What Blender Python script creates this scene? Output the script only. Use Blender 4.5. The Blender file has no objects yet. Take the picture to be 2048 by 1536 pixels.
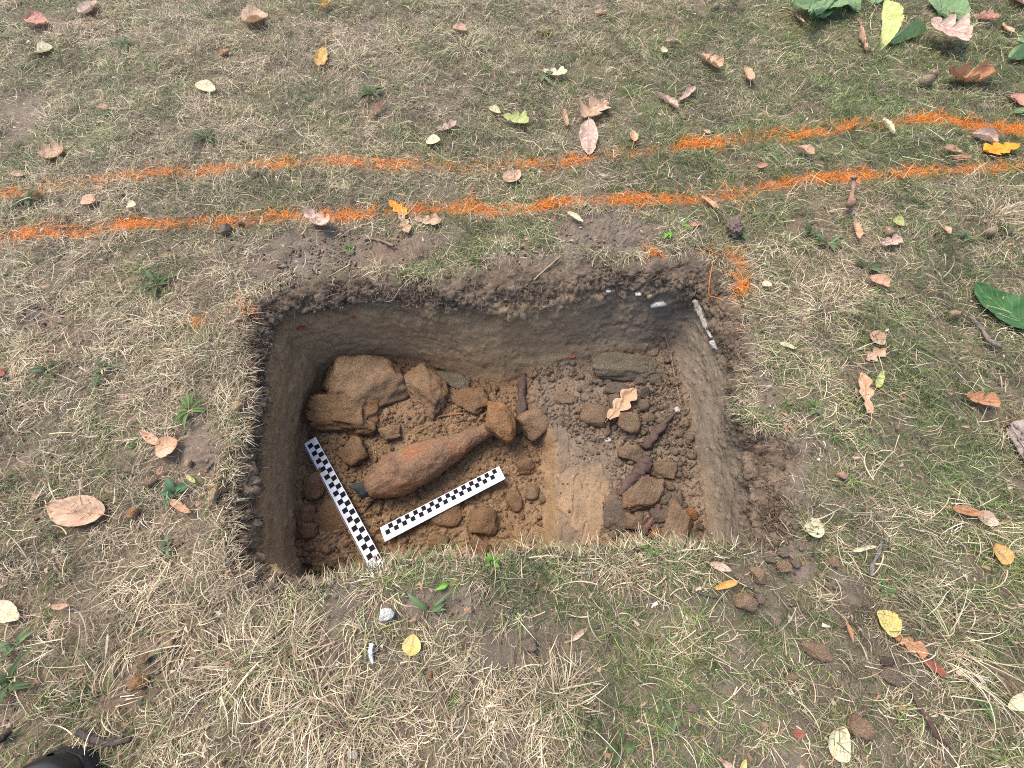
import bpy, bmesh, math, random
import numpy as np
from mathutils import Vector, Matrix, noise as mnoise
from mathutils.bvhtree import BVHTree

# ------------------------------------------------------------------ camera, sky, sun
scn = bpy.context.scene
COL = scn.collection
CAM_H = 0.69
PITCH = math.radians(24.5)
F = 780.0                                   # focal length in pixels of a 2048 px wide picture
cam_d = bpy.data.cameras.new("camera")
cam_d.sensor_width = 36.0
cam_d.lens = F / 2048.0 * 36.0
cam_d.clip_start = 0.01
cam_d.clip_end = 500.0
cam = bpy.data.objects.new("camera", cam_d)
cam.location = (0, 0, CAM_H)
cam.rotation_euler = (PITCH, 0, 0)
COL.objects.link(cam)
scn.camera = cam

SUN_EL = math.radians(58)
SUN_AZ = math.atan2(-0.62, 0.55)            # from +Y towards +X: light comes from the back left
world = bpy.data.worlds.new("World")
scn.world = world
world.use_nodes = True
wn = world.node_tree.nodes
sky = wn.new('ShaderNodeTexSky')
sky.sky_type = 'NISHITA'
sky.sun_disc = False
sky.sun_elevation = SUN_EL
sky.sun_rotation = SUN_AZ
sky.dust_density = 3.0
sky.ozone_density = 1.0
sky.air_density = 1.0
wn['Background'].inputs['Strength'].default_value = 0.145
world.node_tree.links.new(sky.outputs[0], wn['Background'].inputs[0])
sun_d = bpy.data.lights.new("sun", 'SUN')
sun_d.energy = 1.6
sun_d.angle = math.radians(30)
sun_d.color = (1.0, 0.93, 0.82)
sun = bpy.data.objects.new("sun", sun_d)
sd = Vector((math.sin(SUN_AZ) * math.cos(SUN_EL), math.cos(SUN_AZ) * math.cos(SUN_EL), math.sin(SUN_EL)))
sun.rotation_euler = sd.to_track_quat('Z', 'Y').to_euler()
COL.objects.link(sun)
scn.view_settings.view_transform = 'Standard'
scn.view_settings.look = 'None'
scn.view_settings.gamma = 1.0
scn.view_settings.exposure = 1.18
scn.cycles.pixel_filter_type = 'BLACKMAN_HARRIS'
scn.cycles.filter_width = 1.05
scn.cycles.use_denoising = False

# ------------------------------------------------------------------ small maths helpers
CT, ST = math.cos(PITCH), math.sin(PITCH)

def unproj(u, v, z=0.0):
    """where the sight line through photo point (u, v) meets the level z; also the distance along the axis"""
    u = np.asarray(u, float); v = np.asarray(v, float)
    xc = (u - 1024) / F; yc = -(v - 768) / F
    yw = yc * CT + ST; zw = yc * ST - CT
    t = (z - CAM_H) / zw
    return xc * t, yw * t, t

def P(u, v, z=0.0):
    x, y, t = unproj(u, v, z)
    return Vector((float(x), float(y), float(z)))

def to_px(x, y, z):
    dx, dy, dz = x, y, z - CAM_H
    yc = dy * CT + dz * ST
    zc = -dy * ST * -1 - dz * CT
    return 1024 + F * dx / zc, 768 - F * yc / zc

def _h(ix, iy, iz, seed):
    h = (ix * 374761393 + iy * 668265263 + iz * 2147483647 + seed * 974634777) & 0xFFFFFFFF
    h = ((h ^ (h >> 13)) * 1274126177) & 0xFFFFFFFF
    h = ((h ^ (h >> 16)) * 2246822519) & 0xFFFFFFFF
    h = h ^ (h >> 15)
    return (h & 0xFFFFFF) / float(0xFFFFFF)

def vnoise(x, y, z=0.0, seed=0):
    x = np.asarray(x, float); y = np.asarray(y, float); z = np.asarray(z, float) + np.zeros_like(x)
    ix = np.floor(x).astype(np.int64); iy = np.floor(y).astype(np.int64); iz = np.floor(z).astype(np.int64)
    fx = x - ix; fy = y - iy; fz_ = z - iz
    s = lambda t: t * t * t * (t * (t * 6 - 15) + 10)
    fx = s(fx); fy = s(fy); fz_ = s(fz_)
    r = 0
    for a in (0, 1):
        wa = fx if a else 1 - fx
        for b in (0, 1):
            wb = fy if b else 1 - fy
            for c in (0, 1):
                wc = fz_ if c else 1 - fz_
                r = r + wa * wb * wc * _h(ix + a, iy + b, iz + c, seed)
    return r * 2 - 1

def fbm(x, y, z=0.0, octv=4, seed=0, gain=0.5):
    a = 1.0; r = 0; tot = 0; f = 1.0
    for o in range(octv):
        r = r + a * vnoise(np.asarray(x) * f, np.asarray(y) * f, np.asarray(z) * f, seed + o * 17)
        tot += a; a *= gain; f *= 2.03
    return r / tot

def worley(x, y, seed=0):
    ix = np.floor(x).astype(np.int64); iy = np.floor(y).astype(np.int64)
    f1 = np.full(x.shape, 9.0); f2 = np.full(x.shape, 9.0); idv = np.zeros(x.shape)
    for a in (-1, 0, 1):
        for b in (-1, 0, 1):
            cx = ix + a; cy = iy + b
            px = cx + _h(cx, cy, 0 * cx, seed); py = cy + _h(cx, cy, 0 * cx + 5, seed)
            d = np.hypot(px - x, py - y)
            n = d < f1
            f2 = np.where(n, f1, np.minimum(f2, d))
            idv = np.where(n, _h(cx, cy, 0 * cx + 9, seed), idv)
            f1 = np.where(n, d, f1)
    return f1, f2, idv

def sstep(a, b, x):
    t = np.clip((x - a) / (b - a), 0, 1)
    return t * t * (3 - 2 * t)

def in_poly(px, py, poly):
    inside = np.zeros(px.shape, bool)
    n = len(poly); j = n - 1
    for i in range(n):
        xi, yi = poly[i]; xj, yj = poly[j]
        if yi != yj:
            c = ((yi > py) != (yj > py)) & (px < (xj - xi) * (py - yi) / (yj - yi) + xi)
            inside ^= c
        j = i
    return inside

def mesh_np(name, verts, faces, cols=None, smooth=True, uvs=None):
    """verts (n,3), faces (m,k) with one k"""
    me = bpy.data.meshes.new(name)
    verts = np.ascontiguousarray(verts, dtype=np.float32); faces = np.ascontiguousarray(faces, dtype=np.int32)
    me.vertices.add(len(verts)); me.vertices.foreach_set('co', verts.ravel())
    k = faces.shape[1]
    me.loops.add(faces.size); me.loops.foreach_set('vertex_index', faces.ravel())
    me.polygons.add(len(faces))
    me.polygons.foreach_set('loop_start', np.arange(0, faces.size, k, dtype=np.int32))
    me.polygons.foreach_set('loop_total', np.full(len(faces), k, dtype=np.int32))
    if smooth:
        me.polygons.foreach_set('use_smooth', np.ones(len(faces), dtype=bool))
    me.update(calc_edges=True)
    if cols is not None:
        a = me.color_attributes.new('Col', 'FLOAT_COLOR', 'POINT')
        c = np.ones((len(verts), 4), dtype=np.float32); c[:, :3] = cols
        a.data.foreach_set('color', c.ravel())
    if uvs is not None:
        l = me.uv_layers.new(name='UVMap')
        l.data.foreach_set('uv', np.ascontiguousarray(uvs[faces.ravel()], dtype=np.float32).ravel())
    return me

def link(name, me, mat, parent=None, label=None, cat=None, group=None, kind=None):
    o = bpy.data.objects.new(name, me)
    COL.objects.link(o)
    if mat is not None:
        me.materials.append(mat)
    if parent is not None:
        o.parent = parent
    if label: o['label'] = label
    if cat: o['category'] = cat
    if group: o['group'] = group
    if kind: o['kind'] = kind
    return o

def empty(name, loc, label, cat, group=None, rot=(0, 0, 0)):
    o = bpy.data.objects.new(name, None)
    COL.objects.link(o); o.location = loc; o.rotation_euler = rot
    o.empty_display_size = 0.02
    o['label'] = label; o['category'] = cat
    if group: o['group'] = group
    return o

def S(r, g, b):
    f = lambda c: (c / 255 / 12.92) if c <= 10 else ((c / 255 + 0.055) / 1.055) ** 2.4
    return np.array([f(r), f(g), f(b)])

# ------------------------------------------------------------------ materials
def new_mat(name):
    m = bpy.data.materials.new(name); m.use_nodes = True
    return m, m.node_tree.nodes, m.node_tree.links, m.node_tree.nodes['Principled BSDF']

def soil_mat(name, mottle=0.45, bump=1.0, fine=420, coarse=70, specks=True, stretch=None):
    m, N, L, b = new_mat(name)
    tc = N.new('ShaderNodeTexCoord')
    src = tc.outputs['Object']
    mp = None
    if stretch:
        mp = N.new('ShaderNodeMapping'); mp.inputs['Scale'].default_value = stretch
        L.new(src, mp.inputs[0])
    vec = mp.outputs[0] if mp else src
    at = N.new('ShaderNodeAttribute'); at.attribute_name = 'Col'
    n1 = N.new('ShaderNodeTexNoise'); n1.inputs['Scale'].default_value = 45; n1.inputs['Detail'].default_value = 8
    n1.inputs['Roughness'].default_value = 0.7; L.new(src, n1.inputs['Vector'])
    n2 = N.new('ShaderNodeTexNoise'); n2.inputs['Scale'].default_value = fine; n2.inputs['Detail'].default_value = 4
    L.new(vec, n2.inputs['Vector'])
    add = N.new('ShaderNodeMath'); add.operation = 'ADD'
    L.new(n1.outputs[0], add.inputs[0]); L.new(n2.outputs[0], add.inputs[1])
    mr = N.new('ShaderNodeMapRange'); mr.inputs[1].default_value = 0.65; mr.inputs[2].default_value = 1.35
    mr.inputs[3].default_value = 1 - mottle; mr.inputs[4].default_value = 1 + mottle
    L.new(add.outputs[0], mr.inputs[0])
    mul = N.new('ShaderNodeVectorMath'); mul.operation = 'SCALE'
    L.new(at.outputs['Color'], mul.inputs[0]); L.new(mr.outputs[0], mul.inputs['Scale'])
    last = mul.outputs[0]
    if specks:
        vo = N.new('ShaderNodeTexVoronoi'); vo.inputs['Scale'].default_value = 95; L.new(src, vo.inputs['Vector'])
        lt = N.new('ShaderNodeMath'); lt.operation = 'LESS_THAN'; lt.inputs[1].default_value = 0.13
        L.new(vo.outputs['Distance'], lt.inputs[0])
        sx = N.new('ShaderNodeSeparateXYZ'); L.new(vo.outputs['Color'], sx.inputs[0])
        gt = N.new('ShaderNodeMath'); gt.operation = 'GREATER_THAN'; gt.inputs[1].default_value = 0.93
        L.new(sx.outputs[0], gt.inputs[0])
        an = N.new('ShaderNodeMath'); an.operation = 'MULTIPLY'
        L.new(lt.outputs[0], an.inputs[0]); L.new(gt.outputs[0], an.inputs[1])
        mx = N.new('ShaderNodeMix'); mx.data_type = 'RGBA'
        L.new(an.outputs[0], mx.inputs[0]); L.new(last, mx.inputs[6]); mx.inputs[7].default_value = (0.5, 0.46, 0.38, 1)
        last = mx.outputs[2]
    L.new(last, b.inputs['Base Color'])
    b.inputs['Roughness'].default_value = 0.95
    b.inputs['Specular IOR Level'].default_value = 0.12
    n3 = N.new('ShaderNodeTexNoise'); n3.inputs['Scale'].default_value = coarse; n3.inputs['Detail'].default_value = 9
    n3.inputs['Roughness'].default_value = 0.72; L.new(vec, n3.inputs['Vector'])
    bp = N.new('ShaderNodeBump'); bp.inputs['Strength'].default_value = 0.9 * bump; bp.inputs['Distance'].default_value = 0.006
    L.new(n3.outputs[0], bp.inputs['Height'])
    bp2 = N.new('ShaderNodeBump'); bp2.inputs['Strength'].default_value = 0.5 * bump; bp2.inputs['Distance'].default_value = 0.002
    L.new(n2.outputs[0], bp2.inputs['Height']); L.new(bp.outputs[0], bp2.inputs['Normal'])
    L.new(bp2.outputs[0], b.inputs['Normal'])
    return m

def col_mat(name, rough=0.75, spec=0.2, transl=0.0, vary=0.25):
    """colour from the Col attribute with a fine mottling; thin plant tissue when transl > 0"""
    m, N, L, b = new_mat(name)
    at = N.new('ShaderNodeAttribute'); at.attribute_name = 'Col'
    tc = N.new('ShaderNodeTexCoord')
    n = N.new('ShaderNodeTexNoise'); n.inputs['Scale'].default_value = 220; n.inputs['Detail'].default_value = 2
    L.new(tc.outputs['Object'], n.inputs['Vector'])
    mr = N.new('ShaderNodeMapRange'); mr.inputs[1].default_value = 0.3; mr.inputs[2].default_value = 0.7
    mr.inputs[3].default_value = 1 - vary; mr.inputs[4].default_value = 1 + vary
    L.new(n.outputs[0], mr.inputs[0])
    mul = N.new('ShaderNodeVectorMath'); mul.operation = 'SCALE'
    L.new(at.outputs['Color'], mul.inputs[0]); L.new(mr.outputs[0], mul.inputs['Scale'])
    L.new(mul.outputs[0], b.inputs['Base Color'])
    b.inputs['Roughness'].default_value = rough; b.inputs['Specular IOR Level'].default_value = spec
    if transl > 0:
        t = N.new('ShaderNodeBsdfTranslucent'); L.new(mul.outputs[0], t.inputs[0])
        mx = N.new('ShaderNodeMixShader'); mx.inputs[0].default_value = transl
        L.new(b.outputs[0], mx.inputs[1]); L.new(t.outputs[0], mx.inputs[2])
        L.new(mx.outputs[0], N['Material Output'].inputs['Surface'])
    return m

M_GROUND = soil_mat('ground_soil', 0.4, 1.0, 500, 85)
M_WALL = soil_mat('cut_soil', 0.34, 0.75, 600, 110, True, (1, 1, 1.7))
M_FLOOR = soil_mat('subsoil', 0.32, 1.0, 500, 90)
M_CLOD = soil_mat('clod_soil', 0.36, 1.2, 480, 120)
M_GRASS = col_mat('grass_blades', 0.6, 0.25, 0.22, 0.1)
M_ROOT = col_mat('root_fibre', 0.85, 0.1, 0.0, 0.3)

# ------------------------------------------------------------------ pit outline (photo points, matched around the pit)
ZM = -0.038
CTRL = [  # outer edge (z=0)   wall top (z=ZM)   wall foot, its z
    ((508, 585), (552, 636), (652, 742), -0.235),
    ((590, 552), (610, 618), (690, 735), -0.245),
    ((700, 540), (712, 606), (745, 728), -0.25),
    ((800, 555), (815, 612), (815, 728), -0.25),
    ((870, 560), (885, 618), (890, 742), -0.24),
    ((960, 530), (970, 622), (985, 765), -0.235),
    ((1050, 512), (1060, 618), (1055, 745), -0.21),
    ((1150, 512), (1150, 600), (1150, 722), -0.195),
    ((1230, 520), (1225, 580), (1230, 716), -0.19),
    ((1320, 512), (1310, 582), (1280, 712), -0.19),
    ((1400, 512), (1365, 580), (1320, 706), -0.19),
    ((1455, 545), (1405, 592), (1345, 716), -0.19),
    ((1488, 620), (1440, 668), (1360, 765), -0.19),
    ((1515, 705), (1462, 730), (1376, 825), -0.19),
    ((1488, 790), (1462, 800), (1386, 880), -0.185),
    ((1500, 850), (1470, 858), (1395, 915), -0.185),
    ((1605, 888), (1492, 900), (1402, 955), -0.185),
    ((1600, 960), (1500, 962), (1408, 1005), -0.185),
    ((1588, 1030), (1502, 1030), (1415, 1050), -0.18),
    ((1530, 1092), (1490, 1078), (1415, 1088), -0.18),
    ((1420, 1092), (1420, 1098), (1395, 1108), -0.185),
    ((1330, 1094), (1330, 1102), (1320, 1112), -0.19),
    ((1240, 1098), (1240, 1106), (1240, 1118), -0.195),
    ((1160, 1108), (1160, 1114), (1155, 1126), -0.2),
    ((1060, 1118), (1060, 1124), (1060, 1136), -0.235),
    ((960, 1118), (960, 1124), (960, 1136), -0.235),
    ((860, 1124), (860, 1130), (860, 1142), -0.235),
    ((780, 1136), (780, 1142), (780, 1152), -0.235),
    ((700, 1158), (700, 1162), (700, 1164), -0.235),
    ((610, 1172), (618, 1160), (612, 1160), -0.235),
    ((530, 1172), (545, 1150), (606, 1130), -0.235),
    ((470, 1140), (505, 1105), (600, 1100), -0.235),
    ((452, 1070), (508, 1060), (598, 1060), -0.235),
    ((452, 990), (506, 990), (594, 1000), -0.235),
    ((462, 920), (512, 920), (594, 930), -0.235),
    ((480, 850), (524, 850), (603, 865), -0.235),
    ((490, 780), (530, 780), (622, 805), -0.24),
    ((484, 700), (534, 712), (640, 765), -0.24),
    ((488, 635), (543, 668), (648, 748), -0.24),
]

def closed_spline(pts, n):
    pts = np.array(pts, float); m = len(pts)
    seg = np.linspace(0, m, n, endpoint=False)
    i = np.floor(seg).astype(int); t = (seg - i)[:, None]
    p0 = pts[(i - 1) % m]; p1 = pts[i % m]; p2 = pts[(i + 1) % m]; p3 = pts[(i + 2) % m]
    return 0.5 * (2 * p1 + (p2 - p0) * t + (2 * p0 - 5 * p1 + 4 * p2 - p3) * t ** 2 + (3 * p1 - p0 - 3 * p2 + p3) * t ** 3)

NC = 1300
Oc = [tuple(unproj(o[0], o[1], 0)[:2]) for o, m_, b_, z in CTRL]
Mc = [tuple(unproj(m_[0], m_[1], ZM)[:2]) for o, m_, b_, z in CTRL]
Bc = [tuple(unproj(b_[0], b_[1], z)[:2]) + (z,) for o, m_, b_, z in CTRL]
O = closed_spline(Oc, NC); Mi = closed_spline(Mc, NC); B = closed_spline(Bc, NC)
# ragged turf edge
def J(xy, z):
    z = np.asarray(z, float) * 24 + 0 * xy[:, 0]
    return 0.016 * np.stack([fbm(xy[:, 0] * 20, xy[:, 1] * 20, z, 5, 3, .6), fbm(xy[:, 0] * 20 + 40, xy[:, 1] * 20, z, 5, 5, .6)], 1)
O0 = O; Mi0 = Mi
O = O0 + J(O0, 0.0); Mi = Mi0 + J(Mi0, ZM)
O_poly = O[::6]
PC = Mi.mean(0)

def gz(x, y):
    """lawn level"""
    x = np.asarray(x, float); y = np.asarray(y, float)
    return 0.012 * fbm(x * 2.1 + 5, y * 2.1, 0, 3, 11) + 0.006 * fbm(x * 9, y * 9, 0, 3, 23)

def px_ellipse(x, y, defs, z=0.0):
    """soft mask of ellipses given in photo points"""
    u, v = to_px(x, y, z)
    m = np.zeros(np.shape(x))
    for (cu, cv, ru, rv, *w) in defs:
        a = math.radians(w[1]) if len(w) > 1 else 0
        du = u - cu; dv = v - cv
        p = (du * math.cos(a) + dv * math.sin(a)) / ru; q = (-du * math.sin(a) + dv * math.cos(a)) / rv
        m = np.maximum(m, (w[0] if w else 1.0) * (1 - sstep(0.55, 1.25, np.hypot(p, q))))
    return m

BARE = [  # bare or thin patches of lawn: u, v, ru, rv, strength, angle
    (640, 505, 190, 48, 0.93, 0), (800, 500, 90, 45, 1.0, 0), (560, 540, 80, 35, 0.7, 0), (1215, 470, 115, 40, 0.97, 5),
    (1090, 515, 150, 18, 0.8, 0), (1370, 520, 100, 22, 0.9, 0),
    (1010, 525, 60, 25, 0.6, 0),
    (1520, 780, 35, 60, 0.8, 0), (1580, 900, 60, 30, 0.95, 0), (1572, 985, 45, 95, 0.95, 0), (1545, 1085, 90, 30, 0.85, 0),
    (1570, 1140, 80, 40, 0.55, 0), (1690, 1178, 62, 50, 0.85, 20), (1640, 1300, 60, 40, 0.6, 0),
    (860, 1210, 190, 45, 0.75, 0), (1040, 1290, 110, 50, 0.7, 0), (690, 1190, 60, 60, 0.95, 0), (640, 1310, 60, 60, 0.7, 0),
    (760, 1128, 120, 16, 0.8, -5), (330, 1300, 100, 70, 0.6, 0), (530, 1165, 70, 25, 0.9, 0), (300, 1250, 60, 40, .5, 0),
    (410, 900, 70, 60, 0.9, 0), (440, 990, 30, 80, 0.9, 0), (420, 1090, 50, 50, 0.5, 0),
    (85, 640, 60, 32, 0.85, -10), (45, 230, 60, 60, 0.65, 0), (30, 900, 40, 60, 0.7, 0), (720, 60, 50, 22, 0.6, 0),
    (1450, 1330, 110, 60, 0.5, 0), (1600, 1520, 120, 30, 0.8, 0), (820, 1440, 90, 40, 0.45, 0), (900, 1360, 80, 30, .4, 0),
    (1180, 1350, 60, 40, 0.4, 0), (70, 50, 60, 25, 0.4, 0), (1710, 470, 50, 30, 0.4, 0), (240, 1400, 90, 40, .5, 0),
    (1560, 1240, 60, 30, .5, 0), (200, 1500, 120, 40, .35, 0), (1940, 850, 50, 40, .4, 0), (1790, 1350, 60, 60, .45, 0),
]
def bare(x, y):
    b = px_ellipse(x, y, BARE)
    n = fbm(x * 12, y * 12, 0, 3, 31)
    return np.clip(b + 0.35 * n * (b > 0.02) + 0.35 * sstep(0.25, 0.6, fbm(x * 6.5, y * 6.5, 3, 3, 37)), 0, 1)

# orange marking paint: photo polylines with strength
PAINT = [
    [(-200, 425, .9), (0, 398, .9), (60, 390, .7), (110, 380, .25), (200, 370, .35), (260, 356, .9), (350, 350, .7), (440, 345, .8), (500, 336, .5),
     (560, 330, .9), (640, 325, .6), (720, 328, .8), (790, 330, .9), (850, 328, .25), (960, 328, .55), (1040, 328, .5), (1110, 325, .9), (1160, 322, .6),
     (1230, 312, .3), (1320, 305, .2), (1370, 292, .8), (1440, 290, .9), (1480, 283, .4), (1540, 272, 1), (1580, 278, .6), (1620, 265, .8), (1700, 252, .6),
     (1760, 250, .35), (1830, 240, .7), (1900, 236, .8), (1960, 252, 1), (2048, 262, 1), (2250, 280, 1)],
    [(-200, 505, 1), (0, 482, 1), (90, 468, 1), (190, 462, 1), (280, 452, .95), (380, 452, .6), (450, 445, .9), (520, 438, .5), (600, 432, .8), (700, 432, 1),
     (770, 424, .5), (850, 418, .8), (940, 415, .9), (1010, 420, .7), (1080, 410, .9), (1150, 402, .5), (1250, 398, .8), (1310, 400, .95), (1390, 402, .7),
     (1420, 400, .5), (1490, 388, .8), (1560, 368, .9), (1620, 360, 1), (1720, 352, 1), (1780, 350, .6), (1830, 342, 1), (1920, 342, .9), (2000, 335, .5), (2060, 325, .4), (2250, 300, .8)],
    [(1468, 515, .5), (1478, 545, .75), (1484, 580, .7), (1478, 605, .45)], [(1480, 650, .6), (1482, 670, .6)],
    [(1395, 505, .3), (1450, 505, .4)], [(1305, 508, .8), (1322, 510, .6)],
    [(478, 598, .5), (492, 612, .6), (488, 630, .3)], [(392, 648, .5), (402, 644, .5)], [(452, 630, .4), (456, 634, .4)],
]
PAINT[0] = [(a, b, w * (.72 if a < 680 and a > 20 else .9 if a < 1330 else 1)) for a, b, w in PAINT[0]]
def paint(x, y, z=0.0):
    u, v = to_px(x, y, z)
    best = np.zeros(np.shape(x))
    zc = (np.asarray(y) * ST + CAM_H * CT)
    for line in PAINT:
        for (a, b) in zip(line[:-1], line[1:]):
            ax, ay, aw = a; bx, by, bw = b
            dx, dy = bx - ax, by - ay
            t = np.clip(((u - ax) * dx + (v - ay) * dy) / (dx * dx + dy * dy), 0, 1)
            d = np.hypot(u - ax - t * dx, (v - ay - t * dy))
            w = aw + (bw - aw) * t
            half = 13.5
            best = np.maximum(best, w * (1 - sstep(0.25, 1.15, d / half)))
    return best

# soil colours (surface colour of the soil itself)
C_TOP = np.array([0.140, 0.110, 0.084])
C_DARK = np.array([0.112, 0.082, 0.057])
C_WALL = np.array([0.265, 0.197, 0.125])
C_SUB = np.array([0.235, 0.149, 0.083])
C_SUBR = np.array([0.205, 0.150, 0.104])
C_ORANGE = np.array([0.92, 0.25, 0.012])

# ------------------------------------------------------------------ ground and pit walls: one ring mesh from below the floor out to the horizon
rows = []; zone = []
# below the foot, wall, rim, lawn
def row(xy, z, zn):
    rows.append(np.column_stack([xy, z])); zone.append(np.full(NC, zn))
down = B[:, :2] + (B[:, :2] - Mi) * 0.25
row(down, B[:, 2] - 0.07, 0.0); row(B[:, :2] + (B[:, :2] - Mi) * 0.06, B[:, 2] - 0.03, 0.0)
NW = 46
for k in range(NW):
    t = k / (NW - 1)
    xy = B[:, :2] * (1 - t) + Mi0 * t
    xy = xy + J(xy, B[:, 2] * (1 - t) + ZM * t) * (0.12 + .88 * t ** 3)
    # a slight belly: cut faces are steeper in the middle
    bel = 0.010 * math.sin(math.pi * t)
    dirv = (Mi - PC); dirv /= np.linalg.norm(dirv, axis=1)[:, None]
    xy = xy + dirv * bel
    row(xy, B[:, 2] * (1 - t) + ZM * t, t)
NR = 46
for k in range(1, NR + 1):
    t = k / NR
    s = t
    zz = ZM * (1 - math.sin(t * math.pi / 2) ** 0.8)
    xy = Mi0 * (1 - s) + O0 * s
    row(xy + J(xy, zz), np.full(NC, zz), 1 + t)
outdir = O - PC
dist = 0.004; tot = 0.0
rad0 = np.linalg.norm(outdir, axis=1)
ks = []
while tot < 45:
    tot += dist; ks.append(tot)
    dist = dist * 1.045 if tot < 2.5 else dist * 1.35
sm_dir = closed_spline([tuple((np.array(o) - PC) / np.linalg.norm(np.array(o) - PC)) for o in Oc], NC)
for d in ks:
    xy = O0 + sm_dir * d
    xy = xy + J(xy, 0.0) * math.exp(-d / .03)
    row(xy, np.zeros(NC), 2.0 + min(d, 1.0))
V = np.array(rows); Z = np.array(zone); NRW = len(rows)
# lawn relief fades in from the rim
lw = sstep(0.7, 2.0, Z)
V[:, :, 2] += gz(V[:, :, 0], V[:, :, 1]) * lw
# numeric normals
du = np.roll(V, -1, 1) - np.roll(V, 1, 1)
dv = np.gradient(V, axis=0)
nrm = np.cross(du, dv); nrm /= (np.linalg.norm(nrm, axis=2)[:, :, None] + 1e-12)
sgn = np.sign(nrm[-1, 0, 2]); nrm *= sgn
X, Y, ZZ = V[:, :, 0], V[:, :, 1], V[:, :, 2]
wallm = (Z <= 1.0); rimm = np.exp(-((Z - 1.15) / 0.42) ** 2)
disp = np.zeros_like(X)
disp += np.where(wallm, 0.0030 * fbm(X * 26, Y * 26, ZZ * 70, 4, 41) + 0.0050 * fbm(X * 7, Y * 7, ZZ * 20, 2, 43), 0)
groove = np.abs(fbm(X * 11, Y * 11, ZZ * 120, 3, 47))
disp -= np.where(wallm, 0.0042 * (1 - sstep(0.0, 0.09, groove)) * sstep(0.1, 0.3, Z) * sstep(-.05, .3, fbm(X * 13 + 2, Y * 13, ZZ * 30, 3, 48)), 0)
disp += np.where(wallm, 0.0022 * fbm(X * 75, Y * 75, ZZ * 75, 4, 49, .68), 0)
g1_, g2_, gi_w = worley(X * 60 + Y * 45, ZZ * 75 + Y * 20, 51)
disp += np.where(wallm & (gi_w > .8), 0.004 * (1 - sstep(.1, .32, g1_)), 0)
f1, f2, _ = worley(X * 95 + ZZ * 60, Y * 95 - ZZ * 35, 3)
disp += rimm * (0.020 * fbm(X * 34, Y * 34, ZZ * 34, 5, 53, 0.68) + 0.007 * (f2 - f1) + 0.008 * fbm(X * 10, Y * 10, ZZ * 10, 2, 54))
brr = bare(X, Y)
nearm = ((Z > 1.6) & (Z < 2.99))
disp += np.where(nearm, brr * (0.007 * fbm(X * 45, Y * 45, 0, 4, 59, .6) + 0.0045 * (sstep(0, .5, f2 - f1)) * (fbm(X * 14, Y * 14, 0, 2, 60) > 0.0)), 0)
disp += np.where(nearm, 0.004 * fbm(X * 30, Y * 30, 0, 3, 61), 0)
V += nrm * disp[:, :, None]
# colour by soil layer, with grass shade and wall bounce light painted in
c = np.zeros(V.shape)
n1 = fbm(X * 9, Y * 9, ZZ * 25, 4, 71)[:, :, None]; n2 = fbm(X * 30, Y * 30, ZZ * 80, 3, 73)[:, :, None]
t_up = sstep(0.80, 1.10, Z + 0.22 * n1[:, :, 0])[:, :, None]
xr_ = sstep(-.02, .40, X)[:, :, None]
cw = (np.array([.38, .26, .146]) * (1 - xr_) + np.array([.195, .155, .114]) * xr_) * (1 + 0.16 * n1 + 0.14 * n2)  # browner soil at left, its colour also lightened to replace weak bounced light
# lower left of the pit the cut reaches the rusty subsoil
xl = unproj(1000, 900, -0.2)[0]
low = (1 - sstep(0.05, 0.48, Z + 0.22 * n1[:, :, 0])) * (1 - sstep(xl - .05, xl + .12, X)) * 0.75 + (1 - sstep(0.0, 0.25, Z + 0.2 * n1[:, :, 0])) * 0.25
cw = cw * (1 - low[:, :, None]) + (C_SUB * 1.25) * low[:, :, None]
n3 = fbm(X * 55, Y * 55, ZZ * 55, 4, 75, .65)[:, :, None]
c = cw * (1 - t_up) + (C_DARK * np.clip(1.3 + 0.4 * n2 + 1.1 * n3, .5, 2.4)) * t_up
t_g = sstep(1.55, 1.95, Z + 0.25 * n2[:, :, 0])[:, :, None]
gl = C_TOP * (1.25 + 0.25 * n1 + 0.25 * n2)
warm = sstep(-0.1, 0.5, fbm(X * 3.5, Y * 3.5, 2, 3, 77))[:, :, None]
gl = gl * (1 - .20 * (1 - brr[:, :, None]))  # painted shade: ground darkened between the grass blades, bare patches left as they are
gl = gl * (1 - 0.5 * warm) + np.array([0.24, 0.155, 0.10]) * 0.5 * warm
moss = sstep(0.15, 0.5, fbm(X * 8, Y * 8, 6, 4, 79))[:, :, None] * (1 - brr[:, :, None])
gl = gl * (1 - 0.55 * moss) + np.array([0.18, 0.175, 0.065]) * 0.55 * moss
thatch = np.clip((1 - brr[:, :, None]) * (0.35 + .5 * n2), 0, 1)
gl = gl * (1 - thatch) + np.array([0.21, 0.175, 0.11]) * thatch
pt = (paint(X, Y) * sstep(-.2, .3, fbm(X * 60, Y * 60, 0, 2, 81) + .1) * (Z > 1.7) * 0.6)[:, :, None]
gl = gl * (1 - pt) + C_ORANGE * 0.8 * pt
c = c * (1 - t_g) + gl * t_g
idx = np.arange(NRW * NC).reshape(NRW, NC)
a = idx[:-1]; bq = idx[1:]
fc = np.stack([a, np.roll(a, -1, 1), np.roll(bq, -1, 1), bq], -1).reshape(-1, 4)
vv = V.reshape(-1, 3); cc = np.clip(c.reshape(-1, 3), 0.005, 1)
rowid = np.repeat(np.arange(NRW - 1), NC)
wall_rows = 2 + NW + NR - 1
def submesh(name, sel):
    f = fc[sel]; used = np.unique(f); mp = np.full(len(vv), -1); mp[used] = np.arange(len(used))
    return mesh_np(name, vv[used], mp[f], cc[used])
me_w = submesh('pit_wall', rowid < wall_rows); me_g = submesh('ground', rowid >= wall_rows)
link('pit_wall', me_w, M_WALL, kind='structure'); link('ground', me_g, M_GROUND, kind='structure')

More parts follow.
